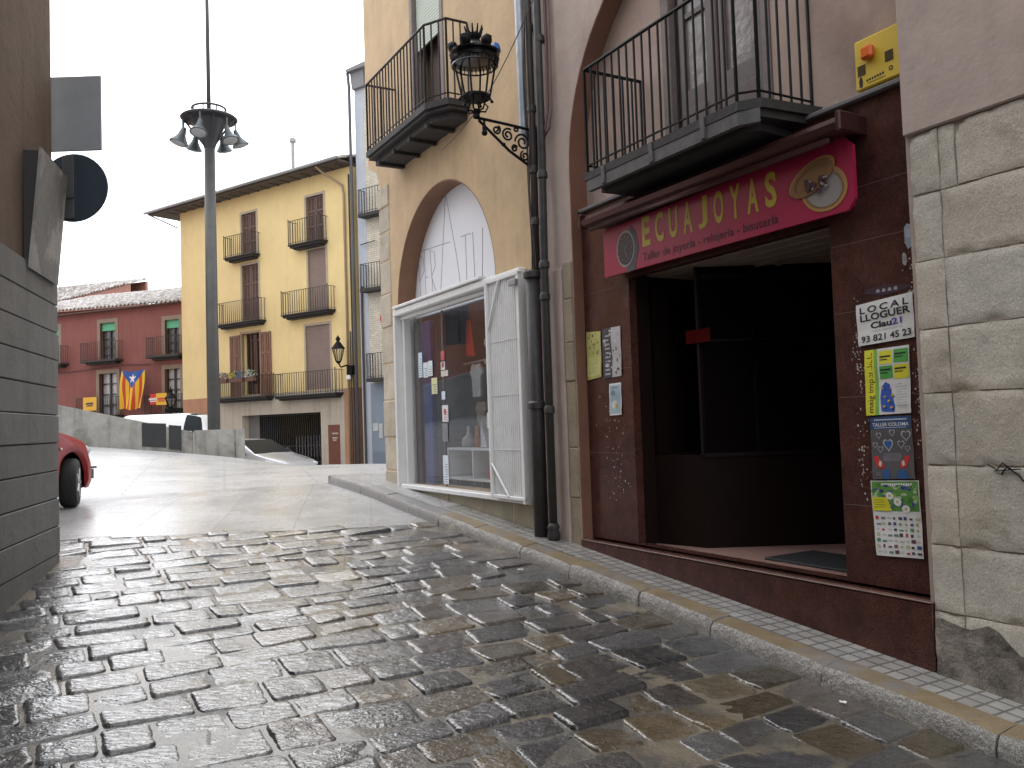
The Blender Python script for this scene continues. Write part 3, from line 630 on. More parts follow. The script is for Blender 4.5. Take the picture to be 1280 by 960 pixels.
# balcony doors above
mb = MB(FR); mb.box(4.11, 5.23, -.30, -.27, 3.43, 5.57)
mb.cbox(5.14, 5.235, -.26, -.165, 3.45, 5.57, .008); mb.cbox(4.105, 4.18, -.26, -.165, 3.45, 5.57, .008)
wd = mb.build('balcony_doors', M_WOODG, pink)
for (a, b) in ((4.69, 5.06), (4.20, 4.62)):
    mb = MB(FR); mb.prism([(a, 3.50), (b, 3.50), (b, 5.55), (a, 5.55)], -.25, -.205, [[(a+.07, 4.13), (b-.06, 4.13), (b-.06, 4.70), (a+.07, 4.70)], [(a+.07, 4.74), (b-.06, 4.74), (b-.06, 5.45), (a+.07, 5.45)]])
    mb.cbox(a+.07, b-.06, -.215, -.196, 3.62, 3.98, .015); lf = mb.build('door_leaf', mat('grey_mauve_wood', (.105, .078, .072), .5, var=.2, vs=8), wd)
mb = MB(FR); mb.box(4.72, 5.03, -.232, -.226, 4.1, 5.5); mb.box(4.22, 4.6, -.232, -.226, 4.1, 5.5); mb.build('pane', mat('wavy_old_glass', (.21, .18, .165), .22, var=.35, vs=5, bump=.012, bs=9, spec=.45), wd)
mb = MB(FR); mb.cbox(4.64, 4.68, -.26, -.2, 3.5, 5.55, .008); mb.build('centre_post', M_WOODB, wd)
mb = MB(FR)
mb.prism_h([(3.70, -.18), (5.56, -.18), (5.56, .41), (3.86, .41), (3.74, .32)], 3.50, 3.56)
mb.prism_h([(3.90, -.18), (5.48, -.18), (5.48, .30), (3.95, .30), (3.85, .22)], 3.40, 3.455); mb.prism_h([(3.74, -.18), (5.53, -.18), (5.53, .375), (3.89, .375), (3.77, .30)], 3.453, 3.502)
bal = mb.build('balcony', M_SLABC, pink)
mb = MB(FR); mb.prism_h([(3.78, .30), (3.90, .36), (5.52, .36), (5.52, .36+.045), (3.87, .36+.045), (3.75, .33)], 3.41, 3.498)
for u in (4.18, 4.72, 5.3): mb.box(u-.02, u+.02, .395, .418, 3.42, 3.56)
mb.build('slab_edge', mat('worn_grey_paint', (.085, .083, .082), .6, var=.4, vs=14, bump=.002), bal)
mb = MB(FR); rail_poly(mb, [(3.78, -.18), (3.78, .30), (3.88, .39), (5.53, .39), (5.53, -.18)], 3.56, 4.40, .09, .0105); mb.build('railing', M_IRON, bal)
mb = MB(FR)
for (a, b, c, h) in ((6.20, -.10, 0, .02), ): pass
# ------------------------------------------------------------------ shop sign and awning cap
sg = thing('shop_sign', 'long magenta shop sign reading ECUAJOYAS in yellow with a watch and rings', 'sign', FR(4.6, .0, 2.8))
mb = MB(FR); o_ = [(3.39, 2.795), (5.865, 2.795), (5.865, 3.16), (5.83, 3.20), (3.40, 3.245), (3.335, 3.18), (3.335, 2.86)]
mb.prism(o_, -.004, .02); mb.box(3.42, 5.80, -.09, -.004, 2.84, 3.15); mb.build('sign_panel', mat('magenta_sign', (.34, .016, .06), .32, var=.04), sg)
mb = MB(FR); M_YEL = flat('sign_yellow', (.46, .36, .03), .4)
mb.caps('ECUAJOYAS', 5.37, 3.90, 2.955, 2.955, .0225, .235, .62, .03); mb.m = 1; mb.text('Taller de joyería - relojería - bisutería', 5.34, 3.93, (2.845, 2.84), .0225, .062, spacing=1.05, bold=.012); mb.build('lettering', [M_YEL, flat('sign_dark_text', (.035, .004, .012), .5)], sg)
# wrist watch printed on the left
mb = MB(FR); cu, cz = 5.56, 2.985
def disc(mb, cu, cz, ru, rz, v, n=28, hole=0):
    o = [(cu+ru*math.cos(2*math.pi*k/n), cz+rz*math.sin(2*math.pi*k/n)) for k in range(n)]
    if hole: mb.prism(o, v, v+.0015, [[(cu+ru*hole*math.cos(2*math.pi*k/n), cz+rz*hole*math.sin(2*math.pi*k/n)) for k in range(n)]])
    else: mb.prism(o, v, v+.0015)
mb.m = 2; mb.prism([(cu-.11, cz-.19), (cu-.0, cz-.20), (cu-.075, cz+.18), (cu-.14, cz+.12), (cu-.17, cz-.02)], .0205, .0225)
mb.m = 0; disc(mb, cu, cz, .12, .15, .023); mb.m = 1; disc(mb, cu, cz, .105, .133, .0255)
mb.m = 0
for k in range(12):
    a = 2*math.pi*k/12; disc(mb, cu+.088*math.cos(a), cz+.1*math.sin(a), .005, .006, .028, 6)
for a, l in ((1.0, .07), (2.6, .05), (4.4, .075)): mb.tube([(cu, .029, cz), (cu+l*math.cos(a), .029, cz+l*math.sin(a))], .003, 4)
mb.build('printed_watch', [flat('watch_steel', (.26, .26, .28), .35, .2), flat('watch_dial', (.02, .022, .028), .3), flat('watch_strap', (.05, .055, .065), .5)], sg)
mb = MB(FR)                                                     # two gold rings with stones
def ring3(mb, cu, cz, ru, rz, rot, wd, v, m):
    mb.m = m; n = 30; ca, sa_ = math.cos(rot), math.sin(rot)
    f = lambda k, s: (cu+(ru*s*math.cos(2*math.pi*k/n))*ca-(rz*s*math.sin(2*math.pi*k/n))*sa_, cz+(ru*s*math.cos(2*math.pi*k/n))*sa_+(rz*s*math.sin(2*math.pi*k/n))*ca)
    mb.prism([f(k, 1) for k in range(n)], v, v+.0015, [[f(k, wd) for k in range(n)]] if wd else ())
ring3(mb, 3.555, 2.97, .165, .13, .25, 0, .0205, 2); ring3(mb, 3.555, 2.97, .178, .143, .25, .86, .023, 0); ring3(mb, 3.555, 2.965, .150, .115, .25, .93, .0245, 3)
ring3(mb, 3.64, 3.065, .185, .085, -.35, 0, .0255, 3); ring3(mb, 3.64, 3.065, .19, .09, -.35, .86, .028, 0); ring3(mb, 3.64, 3.05, .175, .085, -.35, .80, .0305, 3)
mb.m = 1
for k in range(22): disc(mb, 3.60+rnd.uniform(-.075, .075), 3.0+rnd.uniform(-.045, .05), .017, .015, .033+.0005*k, 7)
mb.m = 2
for k in range(8): disc(mb, 3.58+rnd.uniform(-.08, .08), 3.0+rnd.uniform(-.045, .05), .009, .008, .046+.0003*k, 6)
mb.build('printed_rings', [flat('ring_gold', (.36, .20, .07), .3), flat('ring_stones', (.07, .035, .04), .3), flat('ring_silver', (.27, .25, .24), .35), flat('ring_bronze', (.22, .12, .05), .3)], sg)
aw = thing('awning_cassette', 'brown metal awning cassette fixed along the top of the magenta sign', 'awning', FR(4.6, .1, 3.2))
mb = MB(FR); prof = [(-.1, 3.36), (.13, 3.335), (.175, 3.29), (.165, 3.25), (.13, 3.235), (-.1, 3.25)]
a = [mb.pt(3.32, v, z) for v, z in prof]; b = [mb.pt(5.98, v, z) for v, z in prof]; n = len(prof)
for i in range(n): j = (i+1) % n; mb.face((a[i], a[j], b[j], b[i]))
mb.face(a[::-1]); mb.face(b); M_AWN = mat('brown_anodised', (.075, .032, .030), .28, .5, var=.1); mb.build('cassette', M_AWN, aw)
mb = MB(FR); mb.tube([(3.42, .11, 3.225), (5.92, .11, 3.225)], .028, 10); mb.build('front_roll', M_AWN, aw, True)
for k, (a, b) in enumerate(((3.29, 3.33), (5.97, 6.01))): mb = MB(FR); mb.cbox(a, b, .0, .178, 3.232, 3.355, .01); mb.build('end_cap', M_AWN, aw)
# ------------------------------------------------------------------ alarm box
al = thing('alarm_box', 'yellow alarm box with orange beacon above the granite shop front', 'alarm', FR(3.22, -.1, 3.52))
mb = MB(FR); mb.cbox(3.07, 3.375, -.18, -.09, 3.525, 3.83, .008); mb.build('case', mat('alarm_yellow', (.68, .48, .05), .45, var=.1), al)
mb = MB(FR)
for k in range(8): mb.tube([(3.27, -.062, 3.735), (3.27, -.06, 3.736)], .03, 6) if False else None
mb.cbox(3.225, 3.305, -.09, -.045, 3.685, 3.765, .022); mb.build('beacon', mat('orange_lens', (.72, .13, .02), .3, var=.05), al, 'auto')
for (a, z) in ((3.30, 3.61), (3.11, 3.63)):
    mb = MB(FR)
    for k in range(6): mb.box(a, a+.055, -.0905, -.087, z+.011*k, z+.011*k+.006)
    mb.build('speaker_grille', M_BLK, al)
mb = MB(FR); mb.text('alarm', 3.27, 3.14, 3.562, -.0885, .03) if False else None
mb.prism([(3.345, 3.54), (3.325, 3.54), (3.322, 3.575), (3.328, 3.60), (3.34, 3.605), (3.348, 3.58)], -.0895, -.0885)
for k in range(7): mb.box(3.285-.018*k, 3.297-.018*k, -.0895, -.0885, 3.562+.001*k, 3.575+.001*k)
mb.prism([(3.29, 3.548), (3.17, 3.551), (3.17, 3.554), (3.29, 3.551)], -.0895, -.0885); disc(mb, 3.13, 3.585, .014, .014, -.0895, 12, .6)
mb.build('printed_emblem', M_BLK, al)
# ------------------------------------------------------------------ posters on the granite
def poster(name, label, cat, corners, v, art, group=None, side='granite'):
    # corners: (ul, ur, ll, lr) each (u, z); art(mb, f) draws with f(x, y) -> (u, z), x right, y up in 0..1
    ul, ur, ll, lr = corners
    f = lambda x, y: tuple((1-x)*(1-y)*ll[k]+x*(1-y)*lr[k]+(1-x)*y*ul[k]+x*y*ur[k] for k in (0, 1))
    mb = MB(FR); mb.mlist = [M_PAPER]
    N = 8; ids = []                                             # slightly wavy sheet
    wv = lambda x, y: .0025*math.sin(x*7+y*5)+.003*math.sin(y*9+1)
    for lay in (0, 1): ids.append([[mb.pt(f(i/N, j/N)[0], v+lay*.0015+.007+wv(i/N, j/N), f(i/N, j/N)[1]) for i in range(N+1)] for j in range(N+1)])
    for L in ids:
        for j in range(N):
            for i in range(N): mb.face((L[j][i], L[j][i+1], L[j+1][i+1], L[j+1][i]))
    for i in range(N):
        mb.face((ids[0][0][i], ids[0][0][i+1], ids[1][0][i+1], ids[1][0][i])); mb.face((ids[0][N][i], ids[0][N][i+1], ids[1][N][i+1], ids[1][N][i]))
        mb.face((ids[0][i][0], ids[0][i+1][0], ids[1][i+1][0], ids[1][i][0])); mb.face((ids[0][i][N], ids[0][i+1][N], ids[1][i+1][N], ids[1][i][N]))
    class Art: pass
    A_ = Art(); A_.lv = 0
    def mi(col):
        m = C1(col)
        if m not in mb.mlist: mb.mlist.append(m)
        return mb.mlist.index(m)
    def vv(x, y): return v+.0095+wv(min(max(x, 0), 1), min(max(y, 0), 1))+.0006*A_.lv
    def poly(pts, col, lv=0):
        mb.m = mi(col); A_.lv = lv
        cx, cy = sum(p[0] for p in pts)/len(pts), sum(p[1] for p in pts)/len(pts)
        ids_ = [mb.pt(f(x, y)[0], vv(x, y), f(x, y)[1]) for x, y in pts]; c = mb.pt(f(cx, cy)[0], vv(cx, cy), f(cx, cy)[1])
        for i in range(len(ids_)): mb.face((c, ids_[i], ids_[(i+1) % len(ids_)]))
    def rect(x0, y0, x1, y1, col, lv=0):
        nx_, ny_ = max(1, int(abs(x1-x0)*N)), max(1, int(abs(y1-y0)*N)); mb.m = mi(col); A_.lv = lv
        I = [[mb.pt(f(x0+(x1-x0)*i/nx_, y0+(y1-y0)*j/ny_)[0], vv(x0+(x1-x0)*i/nx_, y0+(y1-y0)*j/ny_), f(x0+(x1-x0)*i/nx_, y0+(y1-y0)*j/ny_)[1]) for i in range(nx_+1)] for j in range(ny_+1)]
        for j in range(ny_):
            for i in range(nx_): mb.face((I[j][i], I[j][i+1], I[j+1][i+1], I[j+1][i]))
    def text(s, x0, x1, y, h, col, lv=1, vert=False, bold=.01, sp=1.):
        vs, fs, w_, hh = glyphs(s, sp, bold); mb.m = mi(col); A_.lv = lv; n = len(mb.v)
        for a, b in vs:
            if vert: x, yy = y-(b/hh)*h, x0+(x1-x0)*a/w_
            else: x, yy = x0+(x1-x0)*a/w_, y+(b/hh)*h
            mb.pt(f(x, yy)[0], vv(x, yy), f(x, yy)[1])
        for t in fs: mb.face([n+k for k in t])
    def circ(x, y, rx, ry, col, lv=1, n=14): poly([(x+rx*math.cos(2*math.pi*k/n), y+ry*math.sin(2*math.pi*k/n)) for k in range(n)], col, lv)
    art(poly, rect, text, circ)
    o = mb.build(name, mb.mlist); tag(o, label, cat, group); return o
BK = (.02, .02, .022)
def art_local(poly, rect, text, circ):
    text('LOCAL', .07, .93, .76, .15, BK, sp=1.4, bold=.02); text('LLOGUER', .07, .95, .57, .155, BK, bold=.025)
    text('Clau', .24, .62, .37, .14, BK, bold=.035); text('21', .62, .80, .37, .14, (.16, .08, .40), bold=.03); text('immobiliària', .26, .80, .28, .05, (.35, .35, .37), bold=0, sp=1.2)
    text('93 821 45 23', .07, .95, .07, .145, BK, bold=.02)
poster('rental_poster', 'grey rental poster with the words LOCAL LLOGUER and a phone number', 'poster', ((3.46, 2.235), (3.075, 2.265), (3.45, 1.985), (3.07, 2.005)), -.1, art_local)
def art_maig(poly, rect, text, circ):
    Y_, G_, B_ = (.75, .70, .04), (.09, .38, .07), (.03, .10, .45)
    rect(0, 0, .22, 1, Y_); rect(.22, .0, .30, 1, (.22, .48, .08)); text('maig imperdible', .04, .96, .18, .125, BK, vert=True, bold=.004)
    rect(.34, .76, .64, .96, Y_, 1); rect(.67, .76, .98, .96, G_, 1); rect(.34, .54, .64, .73, G_, 1); rect(.67, .52, .98, .73, Y_, 1)
    for (x, y) in ((.36, .86), (.69, .88), (.36, .66), (.69, .66)): rect(x, y, x+.24, y+.025, BK, 2); rect(x, y-.04, x+.17, y-.025, BK, 2)
    poly([(.36, .05), (.33, .25), (.36, .42), (.45, .49), (.55, .45), (.58, .33), (.62, .22), (.66, .12), (.64, .03)], B_, 1)
    for (x, y) in ((.40, .40), (.54, .38), (.43, .27), (.52, .20), (.60, .28), (.42, .12), (.58, .10)): circ(x, y, .035, .02, (.55, .35, .05), 2); circ(x+.03, y-.02, .02, .014, BK, 3)
    for k in range(9): rect(.68, .44-.04*k, .68+(.26 if k % 3 else .15), .445-.04*k, (.3, .3, .32), 1)
    for k in range(4): rect(.72, .08+.018*k, .93, .083+.018*k, (.3, .3, .32), 1)
poster('event_poster', 'yellow and green poster with the words maig imperdible running up its side', 'poster', ((3.415, 1.955), (3.115, 1.965), (3.42, 1.565), (3.12, 1.575)), -.1, art_maig)
def art_taller(poly, rect, text, circ):
    rect(0, 0, 1, 1, (.10, .095, .10)); rect(0, .80, 1, 1, (.02, .06, .16), 1); text('TALLER COLOMA', .06, .95, .845, .055, (.7, .72, .75), 2); rect(.1, .94, .9, .96, (.45, .5, .6), 2); rect(.1, .815, .9, .825, (.45, .5, .6), 2)
    def heart(x, y, s_, fill=None):
        p = [(x+s_*.062*16*math.sin(t)**3/16, y+s_*.045*(13*math.cos(t)-5*math.cos(2*t)-2*math.cos(3*t)-math.cos(4*t))/13) for t in [2*math.pi*k/20 for k in range(20)]]
        q = [(x+(a-x)*.76, y+(b-y)*.76) for a, b in p]; poly(p, (.5, .5, .52), 2); poly(q, fill or (.10, .095, .10), 3)
    for x, y, s_ in ((.2, .70, 1.1), (.55, .74, 1.2), (.87, .69, 1.8), (.10, .55, 1.), (.42, .55, 2.1), (.74, .55, 1.4), (.22, .48, 1.1), (.88, .48, 1.)): heart(x, y, s_, (.03, .12, .35) if s_ == 2.1 else None)
    for k in range(7): rect(.28, .40-.018*k, .72, .404-.018*k, (.4, .4, .42), 2)
    for x, m_ in ((.17, 1), (.80, -1)):
        poly([(x-.13*m_, .36), (x-.02*m_, .37), (x+.14*m_, .22), (x+.10*m_, .17), (x-.04*m_, .19)], (.55, .03, .03), 3); poly([(x+.02*m_, .30), (x+.08*m_, .27), (x+.06*m_, .20), (x-.0*m_, .22)], (.6, .55, .52), 4)
    poly([(.30, 0), (.25, .12), (.40, .17), (.44, .06), (.42, 0)], (.03, .10, .28), 3); poly([(.88, 0), (.80, .14), (.62, .14), (.58, .04), (.62, 0)], (.03, .10, .28), 3)
    rect(.1, .10, .22, .105, (.4, .4, .42), 2); rect(.1, .07, .22, .075, (.4, .4, .42), 2)
poster('workshop_poster', 'dark poster with chalk hearts and red shoes and the words TALLER COLOMA', 'poster', ((3.40, 1.555), (3.13, 1.56), (3.40, 1.185), (3.12, 1.20)), -.102, art_taller)
def art_fair(poly, rect, text, circ):
    rect(.02, .60, .98, .99, (.10, .26, .05)); r = random.Random(3)
    for k in range(60): circ(r.uniform(.06, .94), r.uniform(.64, .95), r.uniform(.03, .07), r.uniform(.015, .035), r.choice([(.05, .18, .03), (.22, .42, .07), (.4, .5, .3), (.02, .04, .15), (.06, .06, .3)]), 1, 8)
    for x, y in ((.40, .80), (.72, .63), (.56, .72)):
        for k in range(9): a = 2*math.pi*k/9; circ(x+.055*math.cos(a), y+.035*math.sin(a), .03, .018, (.75, .75, .74), 2, 7)
        circ(x, y, .025, .016, (.7, .5, .03), 3)
    for k in range(14): rect(.24+.045*k, .935+.01*math.sin(k), .272+.045*k, .965, (.7, .7, .66), 2)
    poly([(.02, .60), (.02, .78), (.34, .78), (.42, .60)], (.66, .62, .02), 3)
    for k in range(4): rect(.06, .74-.03*k, .28, .745-.03*k, (.1, .1, .05), 4)
    cols = [(.5, .05, .05), (.05, .05, .07), (.05, .08, .25), (.25, .12, .08), (.5, .5, .3), (.2, .2, .22), (.45, .4, .1), (.1, .25, .15), (.12, .05, .06)]
    for j in range(7):
        for i in range(8):
            if r.random() < .72: x, y = .05+.12*i+r.uniform(-.01, .01), .04+.074*j; w_, h_ = r.uniform(.04, .10), r.uniform(.02, .05); rect(x, y, x+w_, y+h_, r.choice(cols), 1)
            else: rect(.05+.12*i, .05+.074*j, .13+.12*i, .054+.074*j, (.3, .3, .3), 1); rect(.05+.12*i, .065+.074*j, .13+.12*i, .069+.074*j, (.3, .3, .3), 1)
poster('fair_poster', 'white poster with daisies above a grid of small pictures, lowest on the granite', 'poster', ((3.42, 1.175), (3.10, 1.19), (3.40, .735), (3.09, .75)), -.1, art_fair)
r_ = random.Random(5)
def scrap(label, u, z, w_, h_, cols, name='poster_scrap', group=None):
    mb = MB(FR); mm = [C1(cols[0]), C1(cols[-1])]; n = 9
    p = [(u+w_*.5*math.cos(2*math.pi*k/n)*r_.uniform(.7, 1.1), z+h_*.5*math.sin(2*math.pi*k/n)*r_.uniform(.7, 1.15)) for k in range(n)]
    mb.prism(p, -.1, -.0975)
    mb.m = 1
    for k in range(4): mb.prism([(u+w_*(.2-.12*k), z-h_*.12), (u+w_*(.12-.12*k), z-h_*.14), (u+w_*(.13-.12*k), z+h_*.18), (u+w_*(.18-.12*k), z+h_*.2)], -.0975, -.0968)
    return tag(mb.build(name, mm), label, 'paper scrap', group)
scrap('torn magenta and black poster strip above the rental poster', 3.25, 2.30, .33, .06, [(.05, .02, .04), (.35, .33, .36)])
scrap('torn pale blue sticker remnant beside the stone pier', 3.085, 2.60, .06, .16, [(.30, .36, .42), (.5, .55, .6)])
scrap('small torn white scrap under the pale blue sticker remnant', 3.115, 2.46, .035, .09, [(.38, .37, .36), (.3, .3, .3)])
mb = MB(FR)                                                     # glue and paper specks left on the granite
for k in range(330):
    cx_, cz_ = r_.choice(((3.46, 1.9), (3.08, 2.2), (3.07, 1.75), (3.07, 1.5), (3.46, 1.35), (3.06, 2.45), (6.0, 1.5), (5.95, 1.1))); u, z = cx_+r_.gauss(0, .02 if cx_ < 5 else .1), cz_+r_.gauss(0, .13); q, h = r_.uniform(.001, .009), r_.uniform(.001, .018)
    if 3.005 < u < 3.62 or 5.72 < u < 6.35: mb.prism([(u, z), (u+q, z+h*.3), (u+q*.7, z+h), (u-q*.3, z+h*.7)], -.1003, -.0988)
o = mb.build('glue_residue', mat('paper_residue', (.52, .50, .48), .7, var=.3, vs=60), cld); o['kind'] = 'stuff'
def art_y(poly, rect, text, circ):
    rect(0, 0, 1, 1, (.50, .47, .13)); r = random.Random(8); rect(.05, .06, .95, .45, (.58, .55, .2), 1)
    for k in range(30): circ(r.uniform(.1, .9), r.uniform(.52, .95), r.uniform(.03, .09), r.uniform(.02, .04), r.choice([(.10, .10, .05), (.3, .3, .1), (.5, .48, .3)]), 1, 7)
    for k in range(7): rect(.12, .40-.045*k, r.uniform(.5, .9), .408-.045*k, (.2, .2, .08), 2)
poster('notice_poster', 'yellow poster with dark foliage print, on the granite left of the entrance', 'poster', ((6.335, 2.385), (6.12, 2.37), (6.335, 1.95), (6.12, 1.97)), -.1, art_y)
def art_w(poly, rect, text, circ):
    r = random.Random(9); rect(0, 0, .5, 1, (.06, .055, .06)); rect(.5, 0, 1, 1, (.50, .47, .47)); [rect(.12+.03*(k%2), .06+.085*k, .40-.02*(k%3), .095+.085*k, (.42, .42, .42), 1) for k in range(10)]
    for k in range(26): circ(r.uniform(.1, .95), r.uniform(.05, .95), r.uniform(.03, .1), r.uniform(.02, .05), r.choice([(.1, .09, .1), (.35, .3, .32), (.6, .58, .58)]), 1, 7)
poster('concert_poster', 'grey and black poster right beside the yellow notice', 'poster', ((6.09, 2.385), (5.83, 2.385), (6.09, 1.95), (5.83, 1.96)), -.1, art_w)
def art_b(poly, rect, text, circ):
    rect(.06, .06, .94, .94, (.36, .48, .52)); circ(.4, .35, .22, .12, (.65, .66, .6), 1); circ(.6, .28, .16, .08, (.5, .33, .12), 2); circ(.35, .7, .2, .08, (.2, .28, .33), 1); rect(.2, .85, .8, .87, (.1, .1, .12), 2)
poster('flyer', 'small pale blue flyer below the concert poster', 'poster', ((6.02, 1.90), (5.85, 1.905), (6.02, 1.625), (5.85, 1.63)), -.1, art_b)
# graffiti on the stone pier
mb = MB(FR); mb.tube([(2.62, .028, 1.30), (2.57, .03, 1.275), (2.54, .03, 1.31), (2.50, .03, 1.28)], .004, 4); mb.tube([(2.55, .03, 1.25), (2.52, .031, 1.29), (2.46, .03, 1.25), (2.44, .03, 1.22)], .0045, 4); mb.tube([(2.585, .03, 1.268), (2.45, .031, 1.282)], .004, 4)
tag(mb.build('graffiti', M_BLK), 'black scribbled graffiti on the sandstone pier', 'graffiti')
# small red notice inside the vestibule, door mat
mb = MB(FR); mb.cbox(5.05, 5.33, -.385, -.375, 2.18, 2.29, .002); mb.m = 1; mb.text('alquiler', 5.03, 4.84, 2.19, -.537, .045) if False else None
o = mb.build('red_notice', [mat('red_notice', (.07, .004, .003), .8, spec=.05), M_BLK]); tag(o, 'small red notice inside the dark shop entrance', 'notice')
mb = MB(FR); mb.cbox(3.72, 4.55, -.85, -.34, .543, .558, .004)
mb.m = 0
for k in range(20): mb.box(3.75+.04*k, 3.765+.04*k, -.83, -.36, .558, .562)
tag(mb.build('door_mat', mat('dark_mat', (.035, .037, .04), .9, var=.3, vs=40)), 'dark ribbed mat on the floor of the shop entrance', 'mat')
# ------------------------------------------------------------------ folded shutter gate of the arched shop
gt = thing('folding_gate', 'white slatted metal shutter folded back beside the arched shop window', 'shutter', FR(7.45, .1, .83))
mb = MB(FR); za, zb = .86, 3.04
for k in range(15): u = 7.79-.040*k; mb.cbox(u-.031, u, .085, .118, za, zb, .006)
mb.build('slat_panel', mat('gate_slats', (.68, .68, .67), .45, var=.12, vs=6, streak=.2), gt)
mb = MB(FR); mb.box(7.19, 7.79, .07, .086, .86, 3.04); mb.build('backing', flat('gate_backing', (.16, .16, .16), .7), gt)
mb = MB(FR); mb.cbox(7.785, 7.82, .08, .15, .83, 3.07, .005); mb.cbox(7.14, 7.19, .03, .135, .80, 3.07, .005); mb.cbox(7.14, 7.82, .085, .14, .83, .865, .005); mb.cbox(7.14, 7.82, .085, .14, 3.035, 3.075, .005)
for z in (1.32, 1.87, 2.42): mb.box(7.2, 7.78, .119, .123, z, z+.006)
mb.tube([(7.79, .137, 2.55), (7.52, .137, 3.04)], .014, 5); mb.tube([(7.79, .137, 1.18), (7.45, .137, .86)], .014, 5)
mb.build('gate_frame', M_WH, gt)
mb = MB(FR); mb.cbox(7.12, 7.26, .14, .18, 2.93, 2.99, .006); mb.build('latch', flat('grey_latch', (.3, .3, .31), .5, .4), gt)
# ------------------------------------------------------------------ things in the shop window
sh = thing('shelf_unit', 'low white shelf unit on castors inside the arched shop window', 'shelf', FR(9.2, -.45, .84))
mb = MB(FR)
for z in (.91, 1.275): mb.cbox(8.45, 9.84, -.65, -.32, z, z+.03, .004)
for u in (8.45, 9.12, 9.80): mb.cbox(u, u+.03, -.65, -.32, .94, 1.275, .004)
mb.box(8.45, 9.83, -.66, -.65, .92, 1.28); mb.build('carcass', M_WH, sh)
for u in (8.6, 9.0, 9.2, 9.7):
    mb = MB(FR); mb.lathe((u, -.38, .875), [(.03, -.012), (.034, 0), (.03, .012)], 12, 'v'); mb.box(u-.008, u+.008, -.39, -.37, .88, .915); mb.build('castor', flat('grey_rubber', (.18, .18, .18), .5), sh)
mb = MB(FR); RB = mat('red_packaging', (.50, .05, .03), .4, var=.2, vs=20); RB2 = mat('orange_packaging', (.50, .16, .04), .4, var=.2, vs=20)
for u, w_, h_, m_, l_ in ((8.84, .16, .24, RB, 'large red figure in the right bay of the white shelf unit'), (9.20, .09, .15, RB2, 'small orange figure in the middle of the white shelf unit')):
    mb = MB(FR); mb.lathe((u, -.45, .945), [(w_*.5, 0), (w_*.45, h_*.3), (w_*.28, h_*.65), (w_*.14, h_*.85), (w_*.16, h_*.93), (0, h_)], 14)
    tag(mb.build('figurine', m_, None, True), l_, 'figurine')
mb = MB(FR); mb.lathe((9.56, -.5, 1.305), [(.085, 0), (.10, .05), (.085, .11), (.04, .15), (.025, .2), (.03, .24), (0, .27)], 16)
tag(mb.build('vase', mat('grey_glaze', (.36, .34, .32), .3), None, True), 'grey rounded bottle vase standing on the white shelf unit', 'vase')
mb = MB(FR); mb.lathe((9.33, -.5, 1.305), [(.035, 0), (.045, .08), (.03, .16), (.02, .2), (.03, .24), (0, .28)], 12); tag(mb.build('figurine', RB2, None, True), 'slim orange and red doll beside the vase on the white shelf unit', 'figurine')
mb = MB(FR); mb.prism([(9.20, 1.31), (9.04, 1.31), (9.08, 1.43), (9.14, 1.50), (9.16, 1.68), (9.19, 1.5)], -.55, -.47); tag(mb.build('figurine', mat('white_glaze', (.68, .68, .68), .4)), 'white pointed figure at the right end of the white shelf unit', 'figurine')
mb = MB(FR); mb.blob((9.0, -.5, 2.56), .05, 2, .3, (1, .8, 1.3)); mb.tube([(9.0, -.5, 2.5), (9.0, -.5, 2.3)], .012, 5); mb.blob((9.0, -.5, 2.33), .05, 1, .4); tag(mb.build('hanging_figure', mat('straw_colour', (.50, .44, .28), .7)), 'straw coloured cat figure hanging high in the shop window', 'ornament')
mb = MB(FR); mb.prism([(9.62, 2.90), (9.52, 2.90), (9.42, 2.43), (9.66, 2.46)], -.56, -.54); tag(mb.build('red_garment', mat('red_cloth', (.50, .03, .03), .8)), 'red garment hanging inside the shop window', 'clothing')
for u, z, w_, h_, c_, l_ in ((9.50, 2.14, .34, .42, (.52, .50, .46), 'pale top hanging behind the notices in the shop window'), (9.02, 2.10, .36, .5, (.48, .45, .42), 'grey printed shirt hanging at the right of the shop window'), (9.40, 1.70, .3, .34, (.28, .22, .17), 'brown knitted piece hanging below the pale top')):
    mb = MB(FR); mb.prism([(u+w_*.5, z+h_*.2), (u+w_*.3, z+h_*.5), (u+w_*.12, z+h_*.46), (u-w_*.12, z+h_*.46), (u-w_*.3, z+h_*.5), (u-w_*.5, z+h_*.2), (u-w_*.36, z+h_*.1), (u-w_*.3, z-h_*.5), (u+w_*.3, z-h_*.5), (u+w_*.36, z+h_*.1)], -.62, -.59)
    if 'printed' in l_: mb.m = 1; disc(mb, u, z, .07, .09, -.5895, 16, .6)
    tag(mb.build('hanging_garment', [mat('cloth_%d' % int(c_[0]*100), c_, .85, var=.3, vs=14), M_BLK]), l_, 'clothing')
mb = MB(FR); mb.tube([(8.2, -.6, 2.40), (9.85, -.6, 2.36)], .012, 6); tag(mb.build('clothes_rail', M_ZINC), 'thin metal rail carrying the garments in the shop window', 'rail')
r2 = random.Random(4)
